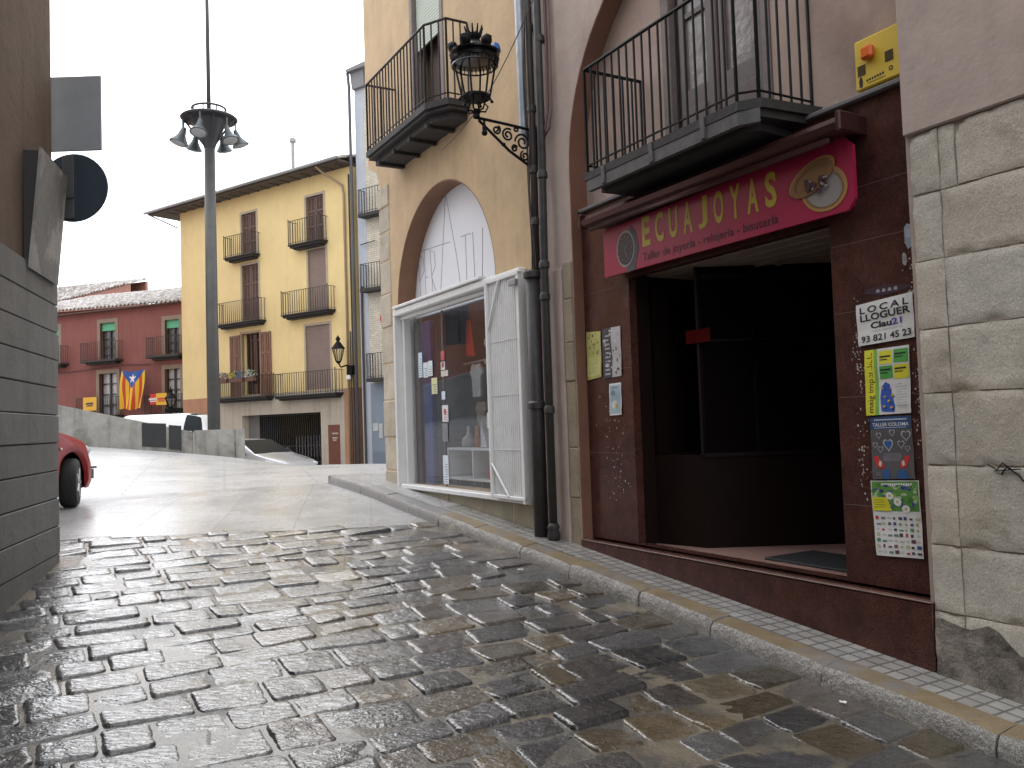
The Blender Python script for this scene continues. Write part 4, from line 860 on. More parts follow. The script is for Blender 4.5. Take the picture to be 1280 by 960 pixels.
for (u0, u1, z0, z1, c_, l_) in ((10.16, 10.04, 2.21, 2.53, (.55, .66, .70), 'tall pale blue notice on the dark blue shop door'), (10.01, 9.87, 2.20, 2.39, (.62, .70, .70), 'left notice of the white pair on the shop window'), (9.86, 9.73, 2.21, 2.40, (.66, .72, .72), 'right notice of the white pair on the shop window'),
        (9.77, 9.60, 1.98, 2.18, (.62, .62, .36), 'pale yellow notice under the white pair on the shop window'), (9.47, 9.37, 2.38, 2.49, (.60, .10, .10), 'small red triangular sticker on the shop window'), (9.48, 9.36, 2.26, 2.36, (.62, .62, .60), 'small round logo sticker under the red one on the shop window'),
        (9.48, 9.28, 2.18, 2.25, (.60, .52, .46), 'small beige sticker on the middle of the shop window'), (9.48, 9.38, 1.90, 2.00, (.6, .66, .74), 'small pale blue sticker on the shop window joint'), (9.48, 9.31, 1.63, 1.83, (.66, .64, .66), 'white notice with a red round emblem on the shop window joint'),
        (9.49, 9.34, 1.39, 1.61, (.22, .22, .24), 'dark printed sticker on the shop window joint'), (9.50, 9.35, .88, 1.225, (.62, .68, .74), 'long white and blue notice at the foot of the shop window'),
        (8.26, 8.08, 1.39, 1.54, (.10, .55, .60), 'turquoise card at the right edge of the shop window'), (8.32, 8.10, 1.54, 1.71, (.62, .64, .50), 'white card with green print above the turquoise card')):
    mb = MB(FR); mb.box(u1, u0, -.104, -.102, z0, z1); mb.m = 1; h = z1-z0
    if 'round' in l_: disc(mb, (u0+u1)/2, z0+h*.62, .035, .035, -.101)
    elif 'triang' in l_: mb.prism([((u0+u1)/2, z1-.02), (u0-.015, z0+.015), (u1+.015, z0+.015)], -.102, -.1)
    if h > .14:
        for k in range(int(h/.035)-1): mb.box(u1+.02, u0-.02-r2.uniform(0, .05), -.102, -.101, z0+.02+.03*k, z0+.028+.03*k)
    o = mb.build('window_notice', [C1(c_), C1((.45, .08, .08) if 'red' in l_ else ((.08, .3, .1) if 'green' in l_ else (.12, .13, .18)))]); tag(o, l_, 'notice')
# ------------------------------------------------------------------ pipes and cables between the two buildings
def pipe(name, label, cat, path, r, m, n=12, group=None, joints=(), foot=None):
    t_ = thing(name, label, cat, FR(*path[0]), group); mb = MB(FR); mb.tube(path, r, n); mb.build('pipe', m, t_, True)
    for z in joints:
        k = min(range(len(path)-1), key=lambda i: abs((path[i][2]+path[i+1][2])/2-z)); a, b = Vector(path[k]), Vector(path[k+1]); f_ = (z-a.z)/(b.z-a.z) if abs(b.z-a.z) > 1e-6 else 0; p = a+(b-a)*f_
        mb = MB(FR); mb.lathe(p, [(r*1.02, -.035), (r*1.32, -.03), (r*1.32, .02), (r*1.1, .035), (r*1.02, .04)], 14); mb.build('collar', m, t_, 'auto')
    return t_
pipe('drainpipe', 'thick dark cast iron drainpipe rising from the pavement beside the white slatted shutter', 'pipe', [(6.90, .11, .52), (6.90, .11, 1.6), (6.90, .11, 3.02)], .068, M_PIPE, 16, joints=(2.99, 1.75))
pipe('drainpipe', 'thin dark drainpipe with a bulging foot next to the painted pink strip', 'pipe', [(6.70, .10, .56), (6.70, .10, 3.0), (6.70, .08, 4.2), (6.70, .08, 12.0)], .038, M_PIPE, 12, joints=(3.05, 2.75, 1.7, 3.9, 5.2))
mb = MB(FR); mb.lathe((6.70, .10, .53), [(.055, -.03), (.062, .02), (.05, .07), (.062, .09), (.04, .13)], 14); o = mb.build('foot', M_PIPE, bpy.data.objects['drainpipe.001'], True)
pipe('conduit', 'brown conduit climbing the wall above the thick drainpipe', 'pipe', [(6.88, .07, 3.0), (6.89, .06, 4.2), (6.90, .06, 12)], .034, M_CABL, 10, joints=(3.5, 4.0, 4.6, 5.4))
pipe('zinc_downpipe', 'pale zinc downpipe above the lantern bracket', 'pipe', [(7.02, .02, 4.28), (7.03, .07, 4.42), (7.04, .07, 6), (7.04, .07, 12)], .047, M_ZINC, 14, joints=(6.3,))
pipe('conduit', 'thin black conduit hugging the ochre wall left of the brown conduit', 'pipe', [(6.985, .03, .56), (6.985, .03, 2.0), (6.97, .03, 4.1), (6.97, .03, 4.3)], .016, M_CABL, 8)
for k, (u, l_) in enumerate(((6.64, 'pink painted conduit left of the recessed arch, nearest the pipes'), (6.58, 'outermost pink painted conduit beside the recessed arch'))):
    pipe('conduit', l_, 'pipe', [(6.70, .06, 4.28-.03*k), (u+.015, .06, 4.34-.03*k), (u-.005, .04, 4.50), (u, .03, 5.2), (u+.01, .03, 12)], .013, M_CABP, 8)
for k, l_ in enumerate(('thin black cable tied along the brown conduit, on its left', 'thin black cable wavering down over the brown conduit')):
    mb = MB(FR); P = [(6.93-.05*k+.022*math.sin(z*3.1+k*2), .10+.01*math.cos(z*5), z) for z in np.arange(3.05, 9.0, .15)]; mb.tube(P, .009, 6); tag(mb.build('cable', M_CABL), l_, 'cable', 'cables tied along the conduits')
mb = MB(FR); P = [(6.45+1.9*k/12-.0, .12+.2*k/12, 5.75-1.15*k/12-.22*math.sin(math.pi*k/12)) for k in range(13)]; mb.tube(P, .005, 5); tag(mb.build('cable', M_CABL), 'thin wire slanting down past the lantern across the ochre wall', 'cable')
# ------------------------------------------------------------------ crowned lantern on a scrolled bracket
ln = thing('street_lantern', 'ornate black iron lantern with a crown on a scrolled bracket between the two buildings', 'lantern', FR(6.93, .02, 4.1))
mb = MB(FR)
mb.tube([(6.93, .0, 4.40), (6.93, .35, 4.425), (6.93, .66, 4.44)], .014, 6); mb.tube([(6.93, .10, 4.06), (6.93, .30, 4.17), (6.93, .62, 4.42)], .014, 6)
mb.cbox(6.90, 6.96, -.0, .05, 4.02, 4.44, .01)
def scroll(mb, v, z, r, turns=1.6, a0=0, s_=1):
    mb.tube([(6.93, v+s_*r*(1-.75*k/24)*math.cos(a0+turns*2*math.pi*k/24), z+r*(1-.75*k/24)*math.sin(a0+turns*2*math.pi*k/24)) for k in range(25)], .010, 5)
scroll(mb, .15, 4.27, .085); scroll(mb, .31, 4.32, .065, 1.6, 1, -1); scroll(mb, .43, 4.355, .045, 1.5, 2); scroll(mb, .13, 4.14, .05, 1.4, 2, -1); scroll(mb, .06, 4.36, .04, 1.3, 1); scroll(mb, .22, 4.39, .03, 1.3, 1); scroll(mb, .24, 4.20, .035, 1.5, .5, -1)
for v, z in ((.06, 4.07), (.02, 4.2), (.36, 4.22), (.02, 4.44)): mb.blob((6.93, v, z), .022, 1, .4)
mb.build('bracket', M_IRON, ln)
mb = MB(FR); mb.lathe((6.93, .56, 4.34), [(0, -.06), (.022, -.055), (.03, -.03), (.018, -.01), (.024, .01), (.012, .05), (.012, .08)], 12); mb.build('pendant_knob', M_IRON, ln, True)
mb = MB(FR); cu, cv = 6.93, .64
mb.lathe((cu, cv, 4.44), [(0, 0), (.035, .0), (.03, .03), (.045, .05), (.02, .08), (0, .085)], 12)
mb.lathe((cu, cv, 4.63), [(.125, -.018), (.14, -.01), (.14, .01), (.125, .018), (.115, 0)], 24); mb.face(()) if False else None
for k in range(6):
    a = 2*math.pi*k/6+.3; ca, sa_ = math.cos(a), math.sin(a)
    mb.tube([(cu+.03*ca, cv+.03*sa_, 4.50), (cu+.09*ca, cv+.09*sa_, 4.50), (cu+.115*ca, cv+.115*sa_, 4.55), (cu+.075*ca, cv+.075*sa_, 4.59), (cu+.13*ca, cv+.13*sa_, 4.63)], .009, 5)
    mb.tube([(cu+.155*ca, cv+.155*sa_, 4.60), (cu+.135*ca, cv+.135*sa_, 4.64), (cu+.20*ca, cv+.20*sa_, 4.96)], .010, 5)
    mb.blob((cu+.155*ca, cv+.155*sa_, 4.60), .017, 1, .2)
mb.build('cage', M_IRON, ln)
mb = MB(FR); mb.lathe((cu, cv, 4.965), [(.19, -.01), (.225, 0), (.235, .02), (.205, .035), (.20, .055), (.235, .065), (.24, .08), (.18, .095), (.15, .13), (.11, .17), (.06, .19), (0, .195)], 28)
for k in range(36):
    a = 2*math.pi*k/36; mb.tube([(cu+.213*math.cos(a), cv+.213*math.sin(a), 4.925), (cu+.22*math.cos(a), cv+.22*math.sin(a), 4.965)], .006, 4)
mb.tube([(cu+.213*math.cos(2*math.pi*k/28), cv+.213*math.sin(2*math.pi*k/28), 4.925) for k in range(29)], .008, 5)
mb.build('canopy', mat('black_gloss_iron', (.008, .008, .010), .22, 0, var=.2), ln, 'auto')
for k in range(6):
    a = 2*math.pi*k/6+.15; bl = k == 4
    mb = MB(FR); mb.blob((cu+.20*math.cos(a), cv+.20*math.sin(a), 5.10), .05, 2, .35, (1, 1, 1.15), k); mb.tube([(cu+.21*math.cos(a), cv+.21*math.sin(a), 5.03), (cu+.20*math.cos(a), cv+.20*math.sin(a), 5.08)], .014, 5)
    o = mb.build('finial', mat('blue_paint', (.03, .10, .35), .5) if bl else M_IRON, ln, 'auto')
    if bl: o['label'] = 'blue finial'
mb = MB(FR); mb.lathe((cu, cv, 5.12), [(.05, 0), (.045, .05), (.065, .08), (.06, .11), (.05, .11)], 20)
for k in range(10): a = 2*math.pi*k/10; mb.tube([(cu+.058*math.cos(a), cv+.058*math.sin(a), 5.21), (cu+.088*math.cos(a), cv+.088*math.sin(a), 5.30)], [.013, .006], 5)
mb.build('crown', M_IRON, ln)
# ------------------------------------------------------------------ left house
lh = thing('left_house', 'brown plastered house corner on a base of long grey stone courses', 'building', (*LC, .5))
mb = MB(LF); mb.box(-.0+.015, 22, -7, -.03, 2.9, 8.2); mb.box(.04, 22, -7, -.05, -2.5, 2.95); mb.build('wall', mat('brown_plaster', (.16, .115, .085), .9, var=.15, vs=2, bump=.004, bs=40, streak=.4), lh)
mb = MB(LF); zs = [-2.5+.235*k for k in range(1, 24)]; zs = [z for z in zs if z < 2.9]; zs = [2.97-.236*k for k in range(23)][::-1]
rb = random.Random(2)
for za, zb in zip(zs, zs[1:]):
    f = rb.uniform(.9, 1.08); mb.col = (.20*f, .20*f, .195*f); u = 0
    mb.cbox(0, 20, -.4, 0+rb.uniform(-.003, .003), za+.004, zb-.004, .006); mb.cbox(0, .4, -5, 0-.41, za+.004, zb-.004, .006)
mb.build('stone_base', mat('grey_stone_base', (.15, .15, .145), .7, var=.16, vs=2.5, bump=.004, bs=35, vcol=True, speck=.12, streak=.25), lh, vcol=True)
mb = MB(LF); mb.box(.02, 20, -.3, -.012, -2.4, 2.96); mb.build('course_joints', flat('dark_joint', (.02, .02, .02), .9), lh)
# tilted board on the ledge
bd = thing('wall_board', 'grey weathered board leaning out from the brown wall above the stone base', 'board', LF(.7, .02, 2.98))
mb = MB(LF); ua, ub = .50, 1.12
def brd(mb, u0, u1, za, zb, va, vb, th): # leaning slab
    q = [(u, v, z) for (v, z) in ((va, za), (vb, zb), (vb-th, zb+.01), (va-th, za+.01)) for u in (u0, u1)]
    i = [mb.pt(*p) for p in q]
    for f in ((0, 1, 3, 2), (2, 3, 5, 4), (4, 5, 7, 6), (6, 7, 1, 0), (0, 2, 4, 6), (1, 3, 5, 7)): mb.face([i[k] for k in f])
brd(mb, .10, .92, 2.90, 3.84, .03, .115, .02)
mb.build('panel', mat('grey_zinc_board', (.22, .215, .205), .6, .2, var=.3, vs=5, col2=(.33, .32, .31), c2lo=.5, c2hi=.58, c2s=2.5), bd)
mb = MB(LF)
for u in (.105, .90):
    i = [mb.pt(uu, v, z) for uu in (u, u+.012) for (v, z) in ((-.02, 2.95), (.012, 2.95), (.085, 3.82), (-.02, 3.82))]
    for f in ((0, 1, 2, 3), (4, 5, 6, 7), (0, 1, 5, 4), (1, 2, 6, 5), (2, 3, 7, 6), (3, 0, 4, 7)): mb.face([i[k] for k in f])
mb.build('side_bracket', flat('dark_bracket', (.03, .028, .027), .7), bd)
NS = Local((0, 0, 0), 0)
mb = MB(); s1 = thing('square_sign', 'grey rectangular traffic sign seen from behind, fixed at the house corner', 'sign', (-3.8, 7.45, 4.1))
mb.cbox(-4.02, -3.56, 7.455, 7.475, 4.125, 4.80, .006); mb.build('plate', mat('grey_sign_back', (.36, .385, .41), .5, .4, var=.12), s1)
mb = MB(); mb.cbox(-4.1, -3.84, 7.475, 7.50, 4.25, 4.29, .004); mb.build('bracket', M_ZINC, s1)
mb = MB(); mb.cbox(-4.1, -3.84, 7.475, 7.50, 4.62, 4.66, .004); mb.build('bracket', M_ZINC, s1)
s2 = thing('round_sign', 'dark round traffic sign seen from behind, below the rectangular one', 'sign', (-3.8, 7.45, 3.5))
mb = MB(); mb.lathe((-3.82, 7.46, 3.80), [(.30, 0), (.305, .008), (.305, .02), (.296, .024)], 40, 'v'); mb.build('plate', mat('dark_blue_sign_back', (.045, .065, .085), .45, .3, var=.12), s2, 'auto')
mb = MB(); mb.cbox(-3.90, -3.80, 7.435, 7.46, 3.52, 4.08, .004); mb.box(-4.0, -3.8, 7.42, 7.44, 3.7, 3.74); mb.build('bracket', mat('dark_grey_bracket', (.10, .105, .11), .5, .4), s2)
# ------------------------------------------------------------------ plaza: low concrete walls, lamp mast
M_CONC = mat('stained_concrete', (.30, .295, .27), .75, var=.25, vs=3, bump=.008, bs=25, col2=(.15, .145, .13), c2lo=.48, c2hi=.68, c2s=1.6, streak=.7, speck=.15)
cw = thing('concrete_wall', 'long low stained concrete wall rising along the far side of the plaza', 'wall', (-8, 19, 1))
def wall_seg(name, a, b, za, zb, zbase, th, m, parent, n=6):
    A_, B_ = Vector((*a, 0)), Vector((*b, 0)); d = (B_-A_).normalized(); nn = Vector((-d.y, d.x, 0))*th; mb = MB(); R_ = []
    for k in range(n+1):
        f = k/n; p = A_+(B_-A_)*f; zt = za+(zb-za)*f; R_.append([mb.pt(*(p.xy), zbase), mb.pt(*(p.xy), zt), mb.pt(*((p+nn).xy), zt), mb.pt(*((p+nn).xy), zbase)])
    for r1, r2_ in zip(R_, R_[1:]):
        for i in range(4): mb.face((r1[i], r1[(i+1) % 4], r2_[(i+1) % 4], r2_[i]))
    mb.face(R_[0][::-1]); mb.face(R_[-1]); return mb.build(name, m, parent)
Wl = lambda x: 0
pA, pB, pC, pD = (-14.6, 17.4), (-7.45, 19.78), (-6.31, 20.0), (-8.66, 19.45)
wall_seg('wall_panel', pA, (-7.43, 19.83), 3.51, 1.62, -.5, .28, M_CONC, cw, 10)
wall_seg('coping', (pA[0], pA[1]-.03), (-8.05, 19.59), 2.66, 1.90, 1.5, .0, M_CONC, cw) if False else None
wall_seg('wall_end', (-7.40, 19.80), (-6.55, 20.08), 1.655, 1.655, -.5, .5, M_CONC, cw)
wall_seg('wall_end', (-6.53, 20.07), (-6.33, 20.14), 1.65, 1.65, -.5, .5, M_CONC, cw)
M_MET = mat('dark_metal_panel', (.032, .034, .036), .5, .3, var=.2)
Pm = lambda x: (x, 17.4+(x+14.6)*(19.62-17.4)/6.55-.012)
for (xa, xb, zt, zb) in ((-8.46, -7.98, 1.865, 1.33), (-7.92, -7.67, 1.80, 1.25)):
    a, b = Pm(xa), Pm(xb); mb = MB(); i = [mb.pt(a[0], a[1], zb), mb.pt(b[0], b[1], zb-.05), mb.pt(b[0], b[1], zt-.03), mb.pt(a[0], a[1], zt), mb.pt(a[0], a[1]+.02, zb), mb.pt(b[0], b[1]+.02, zb-.05), mb.pt(b[0], b[1]+.02, zt-.03), mb.pt(a[0], a[1]+.02, zt)]
    for f in ((0, 1, 2, 3), (4, 7, 6, 5), (0, 4, 5, 1), (1, 5, 6, 2), (2, 6, 7, 3), (3, 7, 4, 0)): mb.face([i[k] for k in f])
    mb.build('metal_panel', M_MET, cw)
px_, py_ = -7.70, 22.0
lm = thing('lamp_mast', 'tall grey lighting mast with a ring of bell floodlights, behind the concrete wall', 'lamp post', (px_, py_, .5))
M_MAST = mat('mast_grey_paint', (.075, .075, .073), .5, .2, var=.25, vs=3, speck=.1)
mb = MB(); mb.tube([(px_, py_, .2), (px_+.0, py_, 5), (px_+.02, py_, 9.1)], [.165, .15, .135], 20); mb.build('pole', M_MAST, lm, True)
mb = MB(); mb.tube([(px_+.02, py_, 9.6), (px_+.02, py_, 18)], [.055, .035], 10); mb.build('upper_mast', M_MAST, lm, True)
mb = MB(); mb.lathe((px_+.02, py_, 9.0), [(.14, 0), (.17, .1), (.40, .62), (.44, .72), (.70, .745), (.72, .78), (.69, .81), (.4, .83), (.1, .84)], 28)
for k in range(6): a = 2*math.pi*k/6; mb.tube([(px_+.02+.15*math.cos(a), py_+.15*math.sin(a), 9.1), (px_+.02+.62*math.cos(a), py_+.62*math.sin(a), 9.73)], .025, 5)
mb.build('ring_crown', mat('dark_crown_paint', (.035, .036, .042), .5), lm, 'auto')
mb = MB(); mb.tube([(px_+.02+.42*math.cos(2*math.pi*k/28), py_+.42*math.sin(2*math.pi*k/28), 10.04) for k in range(29)], .028, 6)
for k in range(8): a = 2*math.pi*k/8; mb.tube([(px_+.02+.42*math.cos(a), py_+.42*math.sin(a), 9.8), (px_+.02+.42*math.cos(a), py_+.42*math.sin(a), 10.04)], .018, 5)
mb.build('top_rail', MATS['dark_crown_paint'], lm, True)
M_BELL = mat('bell_lamp_grey', (.10, .115, .12), .42, .4, var=.15); M_LENS = mat('lamp_lens', (.30, .31, .32), .3)
for a, dz in ((-90, 0), (-30, -.1), (25, .0), (80, 0), (140, -.02), (180, .02), (212, -.12)):
    ar = math.radians(a); cx, cy = px_+.02+.66*math.cos(ar), py_+.66*math.sin(ar); tilt = Vector((math.cos(ar)*.35, math.sin(ar)*.35, -1)).normalized()
    ax = tilt.orthogonal().normalized(); ay = tilt.cross(ax); o_ = Vector((cx, cy, 9.50+dz)); mb = MB()
    def cone(mb, prof, n=18):
        R_ = []
        for r, h in prof: R_.append([mb.pt(*(o_+tilt*h+ax*r*math.cos(2*math.pi*k/n)+ay*r*math.sin(2*math.pi*k/n))) for k in range(n)])
        for p, q in zip(R_, R_[1:]):
            for k in range(n): mb.face((p[k], p[(k+1) % n], q[(k+1) % n], q[k]))
        mb.face(R_[0]); mb.face(R_[-1][::-1])
    cone(mb, [(.05, -.05), (.07, .05), (.09, .15), (.14, .24), (.21, .34), (.225, .37), (.20, .372)])
    mb.tube([tuple(o_-Vector((0, 0, -.28))), tuple(o_)], .02, 6)
    f_ = mb.build('floodlight', M_BELL, lm, 'auto')
    mb = MB(); cone(mb, [(.19, .365), (.15, .395), (.02, .41)]); mb.build('lens', M_LENS, f_, 'auto')
# ------------------------------------------------------------------ yellow house
M_YW = mat('yellow_plaster', (.77, .60, .29), .85, var=.06, vs=1.2, bump=.003, bs=20, col2=(.68, .52, .25), c2lo=.5, c2hi=.8, c2s=.5, streak=.09)
M_TERRA = mat('terracotta_band', (.42, .22, .13), .85, var=.15, vs=2, streak=.2)
M_STUC = mat('grey_beige_stucco', (.46, .41, .33), .85, var=.12, vs=2, streak=.4)
M_TILE = mat('roof_tiles', (.22, .165, .135), .8, var=.4, vs=6, col2=(.34, .33, .31), c2lo=.4, c2hi=.55, c2s=3)
M_BALC = mat('balcony_iron_far', (.04, .033, .03), .6, 0, var=.2)
yh = thing('yellow_house', 'tall yellow house with shuttered windows, iron balconies and a dark garage gate', 'building', YE(5, 0, -.3))
mb = MB(YE)
wins = [(5.32, 6.22, 8.45, 10.17), (1.49, 2.43, 8.45, 10.17), (5.24, 6.26, 5.86, 8.12), (1.43, 2.38, 5.86, 8.18), (5.25, 6.36, 2.93, 5.42), (1.32, 2.61, 2.93, 5.38)]
holes = [[(a, c), (b, c), (b, d), (a, d)] for a, b, c, d in wins]
mb.prism([(0, 3.0), (10.33, 3.0), (10.33, 11.0), (0, 10.9)], -.3, 0, holes[:4]+[[(5.25, 3.02), (6.36, 3.02), (6.36, 5.42), (5.25, 5.42)], [(1.32, 3.02), (2.61, 3.02), (2.61, 5.38), (1.32, 5.38)]])
mb.box(10.13, 10.33, -8, -.3, -.5, 11.0); mb.box(0, .2, -8, -.3, -.5, 10.9); mb.box(0, 10.33, -8.3, -8, -.5, 11.0)
mb.build('wall', M_YW, yh)
for a, b in ((7.86, 10.33), (0, .66)): mb = MB(YE); mb.prism([(a, -.5), (b, -.5), (b, 3.0), (a, 3.0)], -.3, 0); mb.build('base_band', M_TERRA, yh)
mb = MB(YE); mb.prism([(.665, -.5), (1.9, -.5), (1.9, 2.2), (6.42, 2.2), (6.42, -.5), (7.855, -.5), (7.855, 2.99), (.665, 2.99)], -.3, .008)
mb.build('garage_surround', M_STUC, yh)
mb = MB(YE); mb.box(5.75, 6.42, -1.2, -.3, -.5, 2.25); mb.box(1.7, 6.6, -6, -5.8, -.5, 2.4); mb.box(1.7, 6.6, -5.8, -.31, 2.25, 2.4); mb.build('garage_recess', mat('grey_recess', (.16, .155, .145), .8, var=.15), yh)
mb = MB(YE)
for k in range(34): u = 1.95+k*.114; mb.box(u, u+.035, -.34, -.31, -.4, 2.2)
for z in (.35, .95, 2.12): mb.box(1.9, 5.76, -.345, -.305, z, z+.05)
mb.box(1.9, 5.76, -.37, -.35, -.4, .2)
gg = mb.build('garage_gate', mat('black_gate', (.010, .011, .014), .5, .3), yh)
mb = MB(YE)
for k in range(16): mb.box(2.3+k*.16, 2.33+k*.16, -.30, -.295, .55, .75+.6*(k < 9))
mb.build('gate_grille', flat('gate_grey_dashes', (.11, .11, .11), .6), gg)
mb = MB(YE); mb.cbox(.91, 1.53, -.02, .015, .30, 1.72, .01); mb.m = 1
for k, z in enumerate((1.38, 1.22, 1.14)): mb.box(1.0+.05*k, 1.32-.02*k, .015, .017, z, z+.05)
mb.build('rusty_plaque', [mat('brown_metal_plaque', (.15, .05, .03), .6, var=.2), C1((.45, .4, .36))], yh)
def shutter_pair(mb, a, b, c, d, v, wd=.02):
    mid = (a+b)/2
    for x0, x1 in ((a, mid-.01), (mid+.01, b)):
        for u0, u1 in ((x0, x0+.07), (x1-.07, x1), ((x0+x1)/2-.02, (x0+x1)/2+.02)): mb.box(u0, u1, v, v+.035, c, d)
        n = int((d-c)/.075)
        for z in (c, c+(d-c)*.33, c+(d-c)*.66, d-.07): mb.box(x0, x1, v-.002, v+.037, z, z+.07)
        for k in range(n):
            z = c+(d-c)*(k+.5)/n; mb.prism_h([(x0+.06, v+.003), (x1-.06, v+.003), (x1-.06, v+.024), (x0+.06, v+.024)], lambda u, w_, z=z: z+(.02 if w_ < v+.01 else -.02), lambda u, w_, z=z: z+.012+(.02 if w_ < v+.01 else -.02))
for i, (a, b, c, d) in enumerate(wins):
    mb = MB(YE); f = .09
    mb.prism([(a-f, c), (a, c), (a, d), (b, d), (b, c), (b+f, c), (b+f, d+f), (a-f, d+f)], -.12, .018); mb.box(a, b, -.3, -.22, c, d)
    wo = mb.build('window', mat('window_surround', (.42, .36, .27), .8, var=.1) if i != 4 else mat('window_surround_b', (.4, .3, .2), .8), yh)
    if i == 4:
        mb = MB(YE); mb.box(5.34, 5.38, -.2, -.16, c, d); mb.box(5.95, 5.99, -.2, -.16, c, d); mb.box(5.63, 5.67, -.2, -.16, c, d); mb.box(5.34, 5.99, -.2, -.16, d-.3, d-.25); mb.build('sash', M_WOODB, wo)
        mb = MB(YE); mb.box(5.3, 6.3, -.218, -.20, c, d); mb.build('pane', M_GLB, wo)
        for (x0, x1, m_) in ((4.55, 5.16, M_WOODB), (6.42, 7.05, M_WOODB)):
            mb = MB(YE); shutter_pair(mb, x0, x1, c, d-.03, .03); mb.build('open_shutter', mat('warm_brown_shutter', (.20, .10, .065), .6, var=.2), wo)
    elif i in (3, 5):
        mb = MB(YE); n = int((d-c)/.055)
        for k in range(n): mb.box(a+.02, b-.02, -.05-.012*(k % 2), -.035, c+(d-c)*k/n, c+(d-c)*(k+.82)/n)
        mb.build('roller_shutter', mat('taupe_blind', (.27, .20, .17), .7, var=.12), wo)
    else:
        mb = MB(YE); shutter_pair(mb, a+.02, b-.02, c, d, -.09); mb.build('shutter', mat('brown_louvre', (.13, .075, .06), .6, var=.2), wo)
bl = [(5.10, 6.88, 8.47, 9.3), (1.28, 3.02, 8.42, 9.3), (4.82, 7.48, 5.86, 6.70), (.96, 3.5, 5.86, 6.70), (4.42, 7.74, 2.92, 3.72), (.66, 4.02, 2.86, 3.68)]
for i, (a, b, c, d) in enumerate(bl):
    mb = MB(YE); w_ = .42; mb.cbox(a, b, 0, w_, c-.05, c, .01); mb.cbox(a+.05, b-.05, 0, w_-.05, c-.12, c-.052, .01); mb.cbox(a+.15, b-.15, 0, w_-.15, c-.18, c-.122, .01)
    bo = mb.build('balcony', M_SLABC, yh)
    mb = MB(YE); railing(mb, a+.03, b-.03, w_-.03, c, d, int((b-a)/.125), 0, .010)
    for u in (a+.03, b-.03): mb.blob((u, w_-.03, d+.04), .03, 1, 0)
    mb.build('railing', M_BALC, bo)
# tiled roof with overhang, gutter, chimney pipe, downpipe
def tiled(mb, u0, u1, v0, v1, zf, pitch=.22, amp=.035, th=.05, nv=10):
    nu = int((u1-u0)/pitch*6); top = []; bot = []
    for j in range(nv+1):
        v = v0+(v1-v0)*j/nv; T_, B_ = [], []
        for i in range(nu+1):
            u = u0+(u1-u0)*i/nu; ph = 2*math.pi*u/pitch; h = amp*math.sin(ph)+(0.012 if j % 2 else 0)+.006*noise.noise(Vector((u*4, v*4, 2))); T_.append(mb.pt(u, v, zf(u, v)+h+amp)); B_.append(mb.pt(u, v, zf(u, v)-th+amp+h*.9))
        top.append(T_); bot.append(B_)
    for L in (top, bot):
        for j in range(nv):
            for i in range(nu): mb.face((L[j][i], L[j][i+1], L[j+1][i+1], L[j+1][i]))
    for i in range(nu): mb.face((top[0][i], top[0][i+1], bot[0][i+1], bot[0][i])); mb.face((top[-1][i], top[-1][i+1], bot[-1][i+1], bot[-1][i]))
    for j in range(nv): mb.face((top[j][0], top[j+1][0], bot[j+1][0], bot[j][0])); mb.face((top[j][-1], top[j+1][-1], bot[j+1][-1], bot[j][-1]))
mb = MB(YE); tiled(mb, -.05, 11.7, .75, -4.2, lambda u, v: 11.02+(.75-v)*.30); tiled(mb, -.05, 11.7, -9, -4.2, lambda u, v: 11.02+4.95*.30-(-4.2-v)*.30)
rf = mb.build('roof', M_TILE, yh)
mb = MB(YE); mb.box(-.02, 10.5, 0.0, .70, 10.93, 11.0); mb.box(10.33, 11.6, -8.5, .65, 10.95, 11.02)
for k in range(18): mb.box(.3+.6*k, .36+.6*k, 0, .5, 10.90, 10.932)
mb.prism([(-.02, 10.9), (0.0, 10.9), (10.3, 10.9), (10.3, 11.0), (-.02, 11.0)], -.3, -.01); mb.build('eaves', mat('dark_eaves_boards', (.085, .07, .06), .8), rf)
mb = MB(YE); mb.tube([(-.1, .80, 11.0), (11.7, .80, 11.02)], .06, 8); mb.build('gutter', mat('grey_zinc_gutter', (.28, .28, .28), .5, .3), rf, True)
mb = MB(YE); mb.tube([(3.8, -.6, 11.3), (3.78, -.6, 12.75)], .07, 10); mb.lathe((3.78, -.6, 12.72), [(.13, 0), (.13, .12), (.09, .16)], 12); mb.build('chimney_pipe', mat('grey_flue', (.36, .36, .35), .6), yh, 'auto')
mb = MB(YE); mb.tube([(1.1, .70, 10.95), (1.0, .5, 10.75), (.42, .08, 10.25), (.36, .07, 9.9), (.34, .07, -.3)], .045, 8); mb.build('downpipe', mat('tan_downpipe', (.30, .22, .14), .6), yh, True)
mb = MB(YE); mb.tube([(11.6, .7, 10.98), (10.4, .05, 10.3)], .03, 6); mb.build('eaves_brace', M_TILE, rf)
mb = MB(YE); mb.tube([(.12, .05, -.3), (.12, .05, 10.6)], .03, 6); mb.tube([(.24, .04, -.3), (.24, .04, 5.0)], .02, 5); mb.build('wall_conduit', M_CABL, yh)
